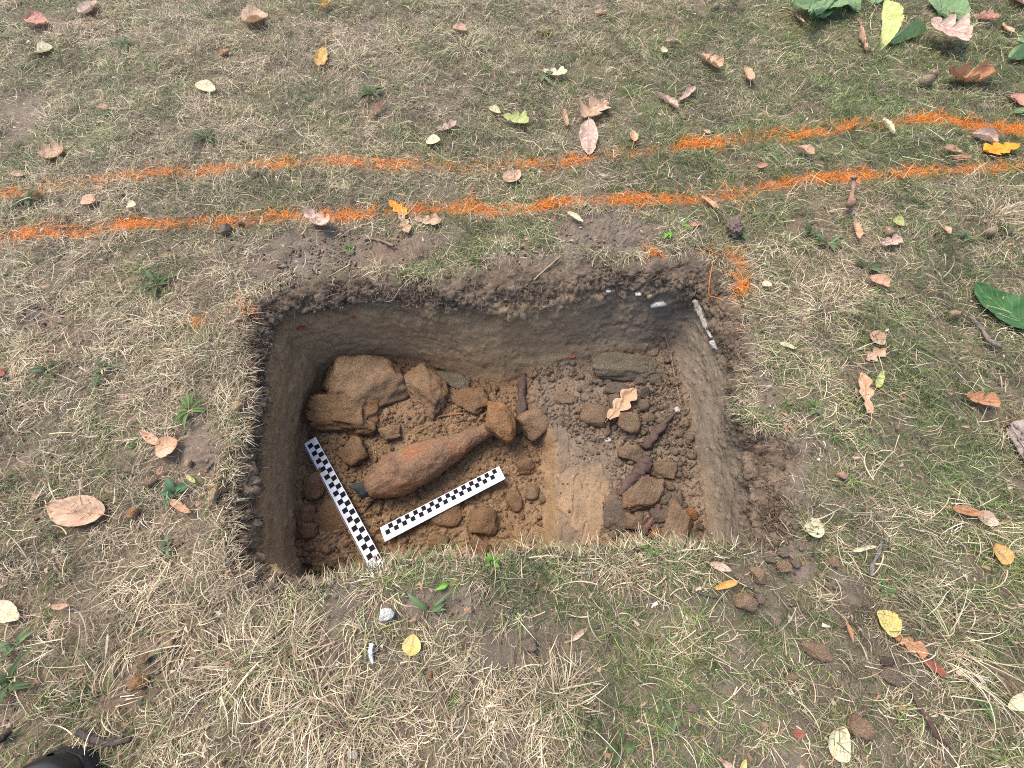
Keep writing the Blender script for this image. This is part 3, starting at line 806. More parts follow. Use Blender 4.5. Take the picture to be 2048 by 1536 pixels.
# u, v, length px, width px, angle of the long side (deg, photo, clockwise), colour, height factor, label, seed, sub
CLODS = [
 (736, 772, 172, 108, -28, 'subl', .7, 'largest pale clod in the pit, slab like, against the back left corner', 101, 5),
 (853, 776, 104, 66, 52, 'subl', .7, 'thick tilted clod right of the largest clod at the back of the pit', 102, 5),
 (694, 832, 124, 62, 8, 'sub', .7, 'broad crumbling clod leaning on the left wall below the largest clod', 103, 5),
 (906, 762, 66, 26, 18, 'stone', .5, 'flat greenish clod at the foot of the back wall', 104, 4),
 (940, 800, 60, 42, 20, 'sub', .5, 'low reddish clod between the back wall and the shell tail', 105, 4),
 (708, 905, 52, 44, 40, 'sub', .7, 'rounded clod between the left scale bar and the shell body', 106, 4),
 (736, 857, 36, 28, 10, 'sub', .7, 'small clod left of the one above the shell', 107, 4),
 (781, 866, 38, 30, -20, 'subl', .7, 'small pale clod just above the shell body', 108, 4),
 (1070, 845, 62, 48, -35, 'subl', .7, 'pale angular clod right of the thick root by the shell tail', 109, 4),
 (1188, 831, 52, 42, 20, 'brown', .7, 'squarish clod left of the oak leaf in the pit', 110, 4),
 (1252, 734, 142, 52, 4, 'stone', .55, 'long flat grey stone below the back wall at right', 111, 5),
 (1193, 714, 22, 20, 0, 'brown', .8, 'little lump touching the left end of the long flat stone', 112, 3),
 (1257, 843, 42, 40, 20, 'brown', .75, 'cube like clod directly below the oak leaf in the pit', 113, 4),
 (1287, 812, 25, 24, 0, 'grey', .8, 'round dark pebble right of the oak leaf in the pit', 114, 3),
 (1234, 776, 52, 24, 5, 'grey', .6, 'flat clod above the oak leaf in the pit', 115, 4),
 (1260, 907, 46, 32, 10, 'brown', .7, 'clod touching the top of the thick wrinkled root', 116, 4),
 (1325, 938, 54, 34, 5, 'brown', .6, 'smooth oval stone right of the thick wrinkled root', 117, 4),
 (1284, 986, 84, 50, -52, 'brown', .6, 'large tilted stone lying along the thick wrinkled root', 118, 5),
 (1353, 1060, 96, 50, -62, 'brown', .75, 'tall upright stone in the front right corner of the pit', 119, 5),
 (1268, 1044, 48, 28, 12, 'brown', .7, 'oblong clod left of the short root in the front right', 120, 4),
 (1325, 1001, 38, 17, -12, 'stone', .7, 'narrow stone above the reddish gravel at front right', 121, 4),
 (1318, 1032, 32, 26, 0, 'grey', .7, 'dark clod right of the short root in the front right', 122, 3),
 (1383, 1028, 22, 22, 10, 'rust', .8, 'small orange cube shaped clod at the foot of the right wall', 123, 3),
 (1232, 1030, 50, 60, 20, 'grey', .4, 'low lump beside the lower edge of the flat orange slab', 124, 4),
 (1354, 1000, 24, 26, 0, 'grey', .7, 'dark angular clod between narrow stone and right wall', 125, 3),
 (1050, 930, 36, 34, 20, 'sub', .6, 'lone clod right of the upper end of the lower scale bar', 126, 4),
 (966, 1044, 58, 46, 10, 'sub', .55, 'broad orange clod below the right end of the lower scale bar', 127, 4),
 (957, 1093, 42, 34, 30, 'sub', .6, 'rounded orange clod at the front edge below the broad one', 128, 4),
 (668, 1040, 72, 60, -35, 'sub', .35, 'wedge shaped flat clod left of the middle of the left scale bar', 129, 4),
 (614, 1030, 36, 30, 0, 'sub', .6, 'clod wedged against the left wall beside the flat wedge', 130, 4),
 (616, 1062, 38, 30, 0, 'sub', .6, 'clod against the left wall just below its neighbour', 131, 4),
 (628, 975, 40, 56, 0, 'sub', .45, 'knobbly clod between left wall and left scale bar', 132, 4),
 (890, 1030, 62, 44, 0, 'sub', .35, 'flat lump half under the lower scale bar', 133, 4),
 (810, 1052, 30, 22, 0, 'sub', .6, 'small clod tucked below the lower scale bar', 134, 3),
 (880, 1085, 30, 28, 0, 'sub', .6, 'small clod at the front edge in the middle of the pit', 135, 3),
 (1228, 1000, 26, 22, 0, 'brown', .5, 'small lump at the tip of the thick wrinkled root', 136, 3),
 (1312, 761, 26, 18, 0, 'grey', .7, 'smooth dark pebble under the right end of the long flat stone', 137, 3),
 (1278, 762, 20, 18, 0, 'grey', .7, 'small dark pebble under the middle of the long flat stone', 138, 3),
 (1290, 787, 20, 22, 0, 'dark', .7, 'dark crumb like stone just right of the leaf tip', 139, 3),
 (1295, 835, 24, 20, 0, 'brown', .7, 'brown pebble right of the cube like clod', 140, 3),
 (1230, 806, 26, 30, 0, 'grey', .5, 'clod half hidden behind the middle of the oak leaf', 141, 3),
 (1065, 985, 26, 24, 0, 'brown', .6, 'reddish lump left of the scraped step edge', 142, 3),
 (1030, 1000, 28, 34, 0, 'sub', .4, 'low orange lump left of the scraped step', 143, 3),
 (1315, 1070, 26, 22, 0, 'rust', .7, 'rusty chip left of the tall upright stone', 144, 3),
 (1125, 795, 40, 26, 0, 'brown', .35, 'low crumbling lump on the raised floor behind', 145, 4),
 (1340, 972, 18, 14, 0, 'brown', .7, 'tiny stone above the dark angular clod at right', 146, 3),
 (1215, 1085, 34, 18, 10, 'rust', .6, 'rusty clod at the front edge under the turf', 147, 3),
 # on the lawn and the bare soil
 (451, 461, 22, 21, 0, 'grey', .8, 'dark round clod on the lower orange line', 201, 4),
 (481, 448, 10, 10, 0, 'dark', .8, 'tiny dark crumb beside the round clod on the orange line', 202, 3),
 (273, 1367, 34, 28, 0, 'sub', .8, 'orange brown lump in the bottom left lawn', 203, 4),
 (286, 1319, 24, 21, 0, 'brown', .8, 'dark brown lump above the orange brown one', 204, 4),
 (340, 1286, 18, 18, 0, 'tan', .8, 'small tan ball of soil in the bottom left lawn', 205, 3),
 (773, 1228, 27, 27, 0, 'white', .8, 'white chalk lump in front of the pit', 206, 4),
 (1057, 1290, 38, 25, -8, 'grey', .7, 'flat grey stone on the bare soil in front of the pit', 207, 4),
 (940, 1220, 14, 13, 0, 'pink', .8, 'small round pink pebble in front of the pit', 208, 3),
 (1686, 951, 20, 18, 0, 'pink', .8, 'pale pebble in the lawn right of the pit', 209, 3),
 (1908, 628, 21, 18, 0, 'tan', .8, 'round tan pebble left of the dark green leaf', 210, 3),
 (1634, 1301, 52, 34, 8, 'brown', .7, 'broad brown clod on thin lawn at lower right', 211, 4),
 (1518, 1151, 27, 38, 0, 'brown', .7, 'upright brown clod by the front right pit corner', 212, 4),
 (1492, 1203, 40, 38, 10, 'brown', .7, 'square brown clod below the front right corner', 213, 4),
 (1520, 1198, 20, 22, 0, 'grey', .7, 'little grey clod right of the square brown one', 214, 3),
 (1568, 1134, 34, 24, 0, 'brown', .7, 'brown clod right of the upright one at the corner', 215, 4),
 (1568, 1106, 26, 20, 10, 'grey', .7, 'dark clod behind the corner group of clods', 216, 3),
 (1541, 1118, 18, 18, 0, 'grey', .7, 'small dark clod at the left of the corner group', 217, 3),
 (1592, 1128, 18, 20, 0, 'grey', .7, 'small grey clod at the right end of the corner group', 218, 3),
 (1480, 1153, 26, 14, 0, 'stone', .6, 'flat grey stone between orange leaf and upright clod', 219, 3),
 (1494, 1166, 30, 20, 20, 'grey', .6, 'flat clod under the flat grey stone', 220, 3),
 (1582, 1354, 24, 21, 0, 'brown', .8, 'round brown clod at lower right, left of the long twig', 221, 4),
 (1784, 1352, 30, 40, 10, 'grey', .7, 'upright oblong grey clod above the long dark twig', 222, 4),
 (1774, 1322, 26, 20, 0, 'dark', .7, 'small dark clod on top of the oblong grey one', 223, 3),
 (1750, 1350, 14, 14, 0, 'brown', .7, 'crumb left of the oblong grey clod', 224, 3),
 (1717, 1453, 44, 50, 10, 'brown', .7, 'big brown clod touching the cream leaf at the bottom', 225, 4),
 (1668, 1124, 24, 22, 0, 'brown', .7, 'brown clod at the top of the round bare patch', 226, 3),
 (428, 990, 17, 27, 0, 'tan', .7, 'upright tan stone on the soil left of the pit', 227, 3),
 (474, 814, 20, 22, 30, 'tan', .7, 'tan stone on the left rim of the pit', 228, 3),
 (300, 963, 30, 20, 0, 'brown', .7, 'brown clod below the peach leaf left of the pit', 229, 3),
 (376, 927, 15, 14, 0, 'tan', .7, 'small tan crumb below the peach leaf', 230, 3),
 (706, 1508, 26, 18, 0, 'white', .7, 'pale grey pebble at the bottom edge', 231, 3),
 (1387, 1415, 22, 17, 0, 'grey', .7, 'grey clod in the thin lawn at the bottom', 232, 3),
 (266, 1027, 20, 26, 20, 'sub', .6, 'orange clod right of the large pinkish leaf', 233, 3),
 (1005, 1238, 12, 12, 0, 'brown', .8, 'tiny brown pebble behind the flat grey stone', 234, 3),
 (860, 1350, 12, 12, 0, 'sub', .8, 'tiny orange pebble below the round yellow leaf', 235, 3),
 # chalk and brick bits in the cut faces
 (1316, 609, 28, 11, -12, 'white', .7, 'long white chalk bit in the back wall at right', 301, 3),
 (1276, 588, 11, 9, 0, 'white', .7, 'bluish white bit left of the long chalk bit', 302, 3),
 (1217, 583, 9, 7, 10, 'white', .7, 'leftmost white bit in the dark layer of the back wall', 303, 3),
 (1299, 593, 11, 9, 0, 'tan', .7, 'tan pebble between the white bits of the back wall', 304, 3),
 (1431, 690, 13, 20, -35, 'white', .6, 'white chalk lump on the right wall below the pale rotten stick', 305, 3),
 (1354, 819, 10, 12, 0, 'white', .7, 'upper white bit at the foot of the right wall', 306, 3),
 (1343, 832, 14, 9, -30, 'white', .7, 'lower white bit at the foot of the right wall', 307, 3),
 (1215, 880, 13, 7, 0, 'white', .6, 'white chip among crumbs below the cube like clod', 308, 3),
 (602, 654, 17, 9, -5, 'brick', .5, 'bright brick chip in the back left wall', 309, 3),
 (706, 634, 8, 6, 0, 'brick', .5, 'tiny brick chip in the back wall', 310, 3),
 (1145, 713, 12, 6, 0, 'brick', .4, 'brick stain sized chip low in the back wall', 311, 3),
]
for (u, v, lp, wp, ang, ck, hf, lab, seed, sub) in CLODS:
    h0, nrm_ = hit(u, v)
    inwall = nrm_.z < 0.45 and 300 <= seed < 320
    lawn = 200 <= seed < 300
    zz = h0.z
    _, _, t = unproj(u, v, zz)
    m_per = float(t) / F
    fore = 1.0
    L_ = lp * m_per * (.84 if lawn else 1); W_ = wp * m_per * (.84 if lawn else 1)
    # vertical direction in the photo is foreshortened on the level ground
    phi = PITCH - math.atan((v - 768) / F)
    vert = max(0.5, math.cos(phi) / math.cos(phi - PITCH)) if lawn else 1.0
    W_ = W_ / (vert ** 0.6)
    H_ = min(L_, W_) * (hf if not lawn else max(hf, .85))
    if inwall:
        p = h0 + nrm_ * (min(L_, W_) * 0.12)
    else:
        p = P(u, v, zz + (0.42 * H_ + .003 if lawn else 0.28 * H_))
    vt, ft = rock(seed, (L_ * 1.14, W_ * 1.14, H_ * 1.2), sub, 12, 0.21 if seed in (103, 105, 132, 145) else 0.12 if sub < 5 else 0.135, 0.018)
    bc = np.array(COLS[ck])
    cv = bc * (np.array([1., 1., 1.]) if ck in ('white', 'tan', 'pink') else np.array([.90, .90, .88]) if lawn else np.array([.74, .79, .84]) if ck in ('sub', 'subl', 'rust') else np.array([.95, .95, .92])) * (1 + .25 * fbm(vt[:, 0] * 50 + seed, vt[:, 1] * 50, vt[:, 2] * 50, 3, seed))[:, None]
    if lawn: cv = bc * np.array([1.28, 1.26, 1.22]) * (1 + .2 * fbm(vt[:, 0] * 50 + seed, vt[:, 1] * 50, vt[:, 2] * 50, 3, seed))[:, None]
    if ck in ('sub', 'subl', 'brown') and sub >= 4 and not lawn:
        rr_ = .6 * sstep(.1, .5, fbm(vt[:, 0] * 25 + seed, vt[:, 1] * 25, vt[:, 2] * 25, 2, seed + 3))[:, None]
        cv = cv * (1 - .35 * rr_) + np.array([.30, .13, .05]) * .35 * rr_
    me = mesh_np('clod', vt, ft, np.clip(cv, .01, 1))
    kind = 'clod' if ck not in ('white', 'stone', 'pink', 'tan', 'brick') else ('chalk_lump' if ck == 'white' else 'brick_chip' if ck == 'brick' else 'stone')
    o = link(kind, me, M_CLOD, None, lab, {'clod': 'clod', 'chalk_lump': 'chalk', 'brick_chip': 'brick chip', 'stone': 'stone'}[kind])
    o.location = p
    rz = -math.radians(ang)
    o.rotation_euler = (math.radians(10) if not lawn and seed < 200 else 0, 0, rz)

# loose crumbs: far too many to count
def crumbs(name, xs, ys, zs, rad, cols, label, sub=1, group=None):
    protos = []
    for s in range(14):
        vt, ft = rock(900 + s, (2.1, 2.1, 1.7), sub, 9, .13, .02); protos.append(vt)
    n = len(xs); nv = len(protos[0])
    which = rng.integers(0, 14, n); an = rng.uniform(0, 2 * math.pi, n); st = rng.uniform(.75, 1.25, (n, 3))
    base = np.array(protos)[which] * st[:, None, :] * rad[:, None, None]
    ca, sa = np.cos(an)[:, None], np.sin(an)[:, None]
    x_ = base[:, :, 0] * ca - base[:, :, 1] * sa; y_ = base[:, :, 0] * sa + base[:, :, 1] * ca
    vs_ = np.stack([x_ + xs[:, None], y_ + ys[:, None], base[:, :, 2] + zs[:, None]], -1).reshape(-1, 3)
    fs_ = (ft[None] + (np.arange(n) * nv)[:, None, None]).reshape(-1, 3)
    cl = np.repeat(cols, nv, axis=0)
    return link(name, mesh_np(name, vs_, fs_, np.clip(cl, .01, 1), False), M_CLOD, None, label, 'soil crumbs', None, 'stuff')

n = 34000
cx = rng.uniform(fx0, fx1, n); cy = rng.uniform(fy0, fy1, n)
u_, v_ = to_px(cx, cy, -0.2)
dens = 0.35 + 0.65 * sstep(-.2, .4, fbm(cx * 8, cy * 8, 2, 3, 121))
dens = np.maximum(dens, np.exp(-(((u_ - 1300) / 70) ** 2 + ((v_ - 850) / 90) ** 2)) * 1.2)
dens = np.maximum(dens, np.exp(-(((u_ - 1300) / 90) ** 2 + ((v_ - 1040) / 45) ** 2)) * 1.2)
dens *= 1 - .97 * smooth_zone(cx, cy)
dens *= 1 - 0.8 * np.exp(-(((u_ - 1130) / 60) ** 2 + ((v_ - 790) / 60) ** 2))
Bin = PC + (B[:, :2] - PC) * 0.985
ok = in_poly(cx, cy, Bin[::8]) & (rng.uniform(0, 1, n) < dens)
cx, cy = cx[ok], cy[ok]
rad = 0.0008 + 0.0072 * rng.beta(1, 10, len(cx)) + 0.0040 * (rng.uniform(0, 1, len(cx)) < .03)
sxx = np.interp(cy, step_y, step_x); rgt = sstep(-.02, .05, cx - sxx)[:, None]
rad = rad * (1 + .35 * rgt[:, 0])
cl = (C_SUB * (1 - rgt) + C_SUBR * rgt) * rng.uniform(.85, 1.15, (len(cx), 1))
gm = (rng.uniform(0, 1, len(cx)) < .12 + .25 * rgt[:, 0])[:, None]
cl = np.where(gm, np.array([.17, .125, .092]) * rng.uniform(.8, 1.2, (len(cx), 1)), cl)
cz = fz(cx, cy) + rad * .35
crumbs('pit_crumbs', cx, cy, cz, rad, cl, 'orange brown soil crumbs strewn over the pit floor', 2)

# crumbs on the bare patches of the lawn
n = 150000
cx = rng.uniform(-1.3, 1.5, n); cy = rng.uniform(-.3, 1.5, n)
bb = bare(cx, cy)
Obig = PC + (O - PC) * 1.01
cl_w = fbm(cx * 10, cy * 10, 3, 2, 131)
ok = (~in_poly(cx, cy, Obig[::6])) & (rng.uniform(0, 1, n) < np.maximum(sstep(.3, .8, bb) * (.3 + .7 * sstep(-.1, .4, cl_w)), .035))
cx, cy = cx[ok], cy[ok]
rad = 0.0009 + 0.0062 * rng.beta(1, 7, len(cx))
cl = C_TOP * 2.0 * rng.uniform(.6, 1.4, (len(cx), 1)) * np.where((rng.uniform(0, 1, len(cx)) < .25)[:, None], np.array([1.35, 1.0, .75]), np.array([1.0, 1.0, 1.0]))
crumbs('lawn_crumbs', cx, cy, gz(cx, cy) + rad * .5, rad, cl, 'grey brown soil crumbs on the bare patches around the pit', 1)
# crumbs on the turf shoulder of the pit
n = 9000
ii = rng.integers(0, NC, n); tt = rng.uniform(-.05, 1.2, n)
pxy = Mi[ii] * (1 - tt)[:, None] + O[ii] * tt[:, None]
pz = np.interp(tt, [0, .3, .6, 1, 1.2], [ZM, ZM * .45, ZM * .2, 0, 0]) + gz(pxy[:, 0], pxy[:, 1]) * .7
rad = 0.0010 + 0.0085 * rng.beta(1, 7, n)
cl = C_DARK * rng.uniform(.8, 2.2, (n, 1))
crumbs('rim_crumbs', pxy[:, 0], pxy[:, 1], pz, rad, cl, 'dark topsoil crumbs along the broken turf edge', 1)

# ------------------------------------------------------------------ roots, twigs, stalks
M_BARK = soil_mat('bark', .45, 1.0, 700, 160, specks=False)
def stick(name, pts, rpx, col, label, cat, samples=8, rough=.35, lift=0.5, mat=None, seed=0, taper=None, group=None):
    """pts: photo points; the stick lies on whatever surface is seen there"""
    P3 = []; R = []
    for i, (u, v) in enumerate(pts):
        h, nr = hit(u, v)
        _, _, t = unproj(u, v, h.z)
        r = (rpx[i] if isinstance(rpx, (list, tuple)) else rpx) * float(t) / F
        lf = lift[i] if isinstance(lift, (list, tuple)) else lift
        if nr.z < .5: p = h + nr * r * lf
        else:
            p = P(u, v, h.z + r * lf * 1.3)
        P3.append(p); R.append(r)
    org = P3[0].copy(); P3 = [p - org for p in P3]
    vs_, fs_ = tube(P3, R, 14, rough * 1.6, seed, True, samples)
    va = np.array(vs_)
    cv = np.array(col) * (1 + .25 * fbm(va[:, 0] * 90, va[:, 1] * 90, va[:, 2] * 90, 3, seed))[:, None]
    o = link(name, poly_mesh(name, vs_, fs_, np.clip(cv, .01, 1)), mat or M_BARK, None, label, cat, group)
    o.location = org
    return o
RT = (0.125, 0.084, 0.070)
stick('root', [(1048, 748), (1052, 785), (1043, 825), (1034, 868)], [6, 9, 9, 7], RT, 'thick purplish root running past the shell tail to the back wall', 'root', seed=1, lift=1.0)
stick('root', [(1296, 918), (1283, 938), (1265, 958), (1238, 990)], [11, 14, 12, 6], RT, 'thick wrinkled root between stones in the right half of the pit', 'root', seed=2, lift=.9)
stick('root', [(1350, 825), (1325, 852), (1305, 876), (1288, 896)], [4, 7, 9, 8], (0.12, .08, .062), 'dirty root stub slanting from the right wall above the gravel', 'root', seed=3, lift=.9)
stick('root', [(1316, 1008), (1303, 1030), (1296, 1050), (1290, 1068)], [6, 7, 6, 5], (0.16, .09, .07), 'short reddish root near the front turf edge', 'root', seed=4, lift=1.0)
stick('root', [(1218, 844), (1216, 856), (1218, 870)], [3.5, 4, 3.5], RT, 'tiny root end poking out under the oak leaf tip', 'root', seed=5, lift=1.0)
stick('rootlet', [(1329, 668), (1340, 705), (1347, 740), (1354, 775), (1362, 808)], 1.5, (0.26, .19, .15), 'long thin pale rootlet running down the right corner', 'rootlet', seed=6, lift=1.2)
stick('rootlet', [(790, 600), (775, 606), (758, 600)], 1.2, (.30, .24, .18), 'pale curved rootlet hanging at the back rim', 'rootlet', seed=7, lift=1.4)
stick('rootlet', [(830, 545), (812, 565), (800, 578), (785, 600), (770, 602)], 1.3, (.30, .25, .20), 'looping pale rootlet over the back rim slope', 'rootlet', seed=17, lift=1.4)
stick('straw_stalk', [(1122, 512), (1095, 535), (1068, 560)], 1.3, (.42, .34, .22), 'straw stalk slanting down the dark back rim', 'stalk', seed=18, lift=1.5)
stick('straw_stalk', [(1205, 500), (1190, 515), (1183, 533)], 1.3, (.50, .42, .30), 'short pale stalk bent over the back rim', 'stalk', seed=19, lift=1.5)
stick('twig', [(876, 834), (898, 830), (926, 827)], 1.9, (.30, .16, .08), 'thin brown twig above the shell body', 'twig', seed=8, lift=1.3)
stick('twig', [(880, 838), (888, 855), (894, 872)], .9, (.25, .16, .09), 'hair thin twig leading down to the shell', 'twig', seed=9, lift=1.3)
stick('rotten_stick', [(1388, 600), (1400, 620), (1412, 648), (1424, 676)], [4, 7, 6, 2.5], (.42, .38, .32), 'pale rotten stick embedded high in the right wall', 'stick', seed=10, lift=.3)
stick('twig', [(1764, 1082), (1758, 1105), (1746, 1128), (1744, 1152)], [2.2, 2.8, 3, 4], (.20, .18, .16), 'grey twig above the bare patch right of the pit', 'twig', seed=11, lift=3)
stick('twig', [(1938, 632), (1962, 655), (1978, 680), (2002, 694)], [2.5, 2.6, 3.2, 3.5], (.22, .18, .15), 'grey brown twig below the dark green leaf', 'twig', seed=12, lift=3)
stick('twig', [(1824, 1382), (1838, 1412), (1858, 1440), (1872, 1468), (1897, 1492)], [3, 4, 4.5, 5, 2.5], (.13, .085, .065), 'long knobbly dark twig in the lower right lawn', 'twig', seed=13, lift=3)
stick('twig', [(155, 1462), (185, 1480), (225, 1486), (262, 1478)], [5, 5.5, 5, 4], (.10, .080, .070), 'thick dark bent twig above the boot', 'twig', seed=14, lift=2.2)
stick('twig', [(-20, 1480), (0, 1478), (22, 1462)], [7, 7, 4], (.08, .06, .05), 'dark stub of twig cut by the left edge above the boot', 'twig', seed=15, lift=2)
stick('twig', [(728, 478), (755, 480), (788, 492)], [1.8, 2.4, 3], (.24, .17, .12), 'short brown stick on the bare soil behind the pit', 'twig', seed=16, lift=2.5)
stick('twig', [(1380, 1177), (1400, 1186), (1445, 1198)], [3, 2.4, 3], (.12, .095, .08), 'dark twig in the turf below the pale curled leaf', 'twig', seed=20, lift=2.5)
stick('twig', [(1008, 1216), (1030, 1214), (1062, 1212)], [1.4, 1.6, 1.2], (.16, .11, .09), 'thin dark twig on the gravel in front of the pit', 'twig', seed=24, lift=3)
stick('withered_stem', [(1709, 352), (1707, 362), (1707, 378), (1703, 392), (1703, 408)], [5, 3.5, 4, 3.5, 7], (.34, .21, .15), 'withered brown stem lying across the lower orange line', 'stem', seed=21, lift=3.5)
M_PAINTED = col_mat('painted_stalk', .5, .3, 0, .15)
stick('painted_stalk', [(1427, 520), (1421, 550), (1416, 585), (1430, 592), (1446, 600)], .8, (.60, .16, .03), 'bent orange painted stalk sticking into the back right corner', 'stalk', samples=3, rough=.05, seed=22, lift=[6, 9, 9, 6, 4], mat=M_PAINTED)
# white shred of fibre
stick('white_shred', [(744, 1288), (741, 1305), (746, 1326)], [5, 4.5, 2.5], (.72, .74, .76), 'white shred of fibre beside the round yellow leaf', 'shred', seed=23, lift=2, mat=M_ROOT)

# ------------------------------------------------------------------ fallen leaves
def leaf_mat(name, c1, c2, vein, tr=.25, spots=0.0):
    m, N, L, b = new_mat(name)
    tc = N.new('ShaderNodeTexCoord'); oi = N.new('ShaderNodeObjectInfo')
    uv = N.new('ShaderNodeSeparateXYZ'); L.new(tc.outputs['UV'], uv.inputs[0])
    addv = N.new('ShaderNodeVectorMath'); addv.operation = 'ADD'
    L.new(tc.outputs['Object'], addv.inputs[0]); L.new(oi.outputs['Random'], addv.inputs[1])
    n = N.new('ShaderNodeTexNoise'); n.inputs['Scale'].default_value = 55; n.inputs['Detail'].default_value = 6; n.inputs['Roughness'].default_value = .6
    L.new(addv.outputs[0], n.inputs['Vector'])
    rp = N.new('ShaderNodeMapRange'); rp.inputs[1].default_value = .38; rp.inputs[2].default_value = .66; L.new(n.outputs[0], rp.inputs[0])
    mx = N.new('ShaderNodeMix'); mx.data_type = 'RGBA'; mx.inputs[6].default_value = (*c1, 1); mx.inputs[7].default_value = (*c2, 1)
    L.new(rp.outputs[0], mx.inputs[0])
    def math_(op, a, b_=None, c=None):
        q = N.new('ShaderNodeMath'); q.operation = op
        for i, w in enumerate((a, b_, c)):
            if w is None: continue
            if isinstance(w, (int, float)): q.inputs[i].default_value = w
            else: L.new(w, q.inputs[i])
        return q.outputs[0]
    av = math_('ABSOLUTE', math_('SUBTRACT', uv.outputs[1], .5))
    mid = math_('LESS_THAN', av, .022)
    ph = math_('SUBTRACT', math_('MULTIPLY', uv.outputs[0], 8.0), math_('MULTIPLY', av, 5.0))
    fr = math_('FRACT', ph)
    side = math_('LESS_THAN', math_('ABSOLUTE', math_('SUBTRACT', fr, .5)), .07)
    vn = math_('MAXIMUM', mid, math_('MULTIPLY', side, .65))
    mx2 = N.new('ShaderNodeMix'); mx2.data_type = 'RGBA'; L.new(vn, mx2.inputs[0]); L.new(mx.outputs[2], mx2.inputs[6]); mx2.inputs[7].default_value = (*vein, 1)
    last = mx2.outputs[2]
    if spots > 0:
        vo = N.new('ShaderNodeTexNoise'); vo.inputs['Scale'].default_value = 120; vo.inputs['Detail'].default_value = 3; L.new(addv.outputs[0], vo.inputs['Vector'])
        gt = N.new('ShaderNodeMapRange'); gt.inputs[1].default_value = .70 - spots * .2; gt.inputs[2].default_value = .78 - spots * .2; L.new(vo.outputs[0], gt.inputs[0])
        mx3 = N.new('ShaderNodeMix'); mx3.data_type = 'RGBA'; L.new(gt.outputs[0], mx3.inputs[0]); L.new(last, mx3.inputs[6]); mx3.inputs[7].default_value = (.09, .05, .03, 1)
        last = mx3.outputs[2]
    L.new(last, b.inputs['Base Color'])
    b.inputs['Roughness'].default_value = .6; b.inputs['Specular IOR Level'].default_value = .3
    hgt = math_('ADD', math_('MULTIPLY', vn, .6), n.outputs[0])
    bp = N.new('ShaderNodeBump'); bp.inputs['Strength'].default_value = .7; bp.inputs['Distance'].default_value = .0012
    L.new(hgt, bp.inputs['Height']); L.new(bp.outputs[0], b.inputs['Normal'])
    t = N.new('ShaderNodeBsdfTranslucent'); L.new(last, t.inputs[0])
    ms = N.new('ShaderNodeMixShader'); ms.inputs[0].default_value = tr
    L.new(b.outputs[0], ms.inputs[1]); L.new(t.outputs[0], ms.inputs[2]); L.new(ms.outputs[0], N['Material Output'].inputs['Surface'])
    return m
LM = dict(
    tan=leaf_mat('leaf_tan', (.46, .28, .17), (.62, .43, .30), (.42, .25, .14), .2, .15),
    peach=leaf_mat('leaf_peach', (.52, .29, .16), (.66, .44, .31), (.46, .25, .13), .2, .25),
    pink=leaf_mat('leaf_pinkish', (.52, .35, .26), (.68, .52, .42), (.45, .27, .19), .2, .1),
    cream=leaf_mat('leaf_cream', (.70, .62, .38), (.76, .68, .46), (.58, .50, .28), .25, .1),
    spot=leaf_mat('leaf_spotted_cream', (.68, .60, .38), (.72, .64, .42), (.50, .40, .24), .2, .75),
    yellow=leaf_mat('leaf_yellow', (.66, .54, .17), (.74, .63, .26), (.52, .42, .12), .3, .1),
    amber=leaf_mat('leaf_amber', (.66, .38, .10), (.68, .45, .18), (.50, .26, .07), .25, .15),
    brown=leaf_mat('leaf_brown', (.40, .20, .10), (.52, .28, .15), (.26, .12, .06), .15, .2),
    red=leaf_mat('leaf_dark_red', (.26, .085, .055), (.36, .13, .08), (.18, .06, .04), .15, .1),
    rose=leaf_mat('leaf_rose', (.50, .23, .17), (.58, .30, .22), (.35, .15, .10), .2, .1),
    grn=leaf_mat('leaf_pale_green', (.19, .31, .12), (.26, .38, .18), (.34, .44, .24), .3, 0),
    dgrn=leaf_mat('leaf_dark_green', (.040, .105, .030), (.055, .135, .04), (.10, .23, .06), .15, 0),
    ygrn=leaf_mat('leaf_yellow_green', (.42, .48, .13), (.62, .62, .30), (.60, .60, .30), .3, .15),
    orange=leaf_mat('leaf_orange_paint', (.88, .30, .02), (.90, .36, .04), (.80, .22, .02), .15, 0),
    mixg=leaf_mat('leaf_tan_green', (.58, .33, .20), (.56, .40, .25), (.42, .30, .16), .2, .2),
)
M_STALK = col_mat('leaf_stalk', .6, .2, 0, .2)

def half_width(kind, t, side, r_):
    tt = np.clip(t, 0, 1)
    if kind == 'birch':
        w = (tt ** .55) * (1 - tt) ** .85; w /= ((.39 ** .55) * (.61 ** .85))
        w = w * (1 + .035 * np.sin(tt * 130))
    elif kind == 'elm':
        w = (np.sin(np.pi * tt ** .9)) ** .8
        w = w * (1 + .035 * (np.mod(tt * 22, 1.0) - .5) * 2)
    elif kind == 'oak':
        env = (0.22 + .85 * tt ** .9 * (1 - tt) ** .42 * 2.0); env = np.minimum(env, 1.05) * (1 - tt ** 9)
        lobe = (.5 + .5 * np.cos(2 * np.pi * (tt * 3.3 + .30 + side * .17 + r_[0] * .3))) ** .6
        w = env * (1 - .58 * (1 - lobe) ** 1.3 * np.sin(np.pi * np.minimum(tt * 1.05, 1)) ** .5)
    elif kind == 'maple':
        env = np.sin(np.pi * tt ** .8) ** .55
        lobe = np.abs(2 * (np.mod(tt * 2.6 + .25 + side * .1, 1.0)) - 1)
        w = env * (.35 + .75 * lobe)
    else:
        w = np.sin(np.pi * tt ** .85) ** .7
    return np.maximum(w, .015)

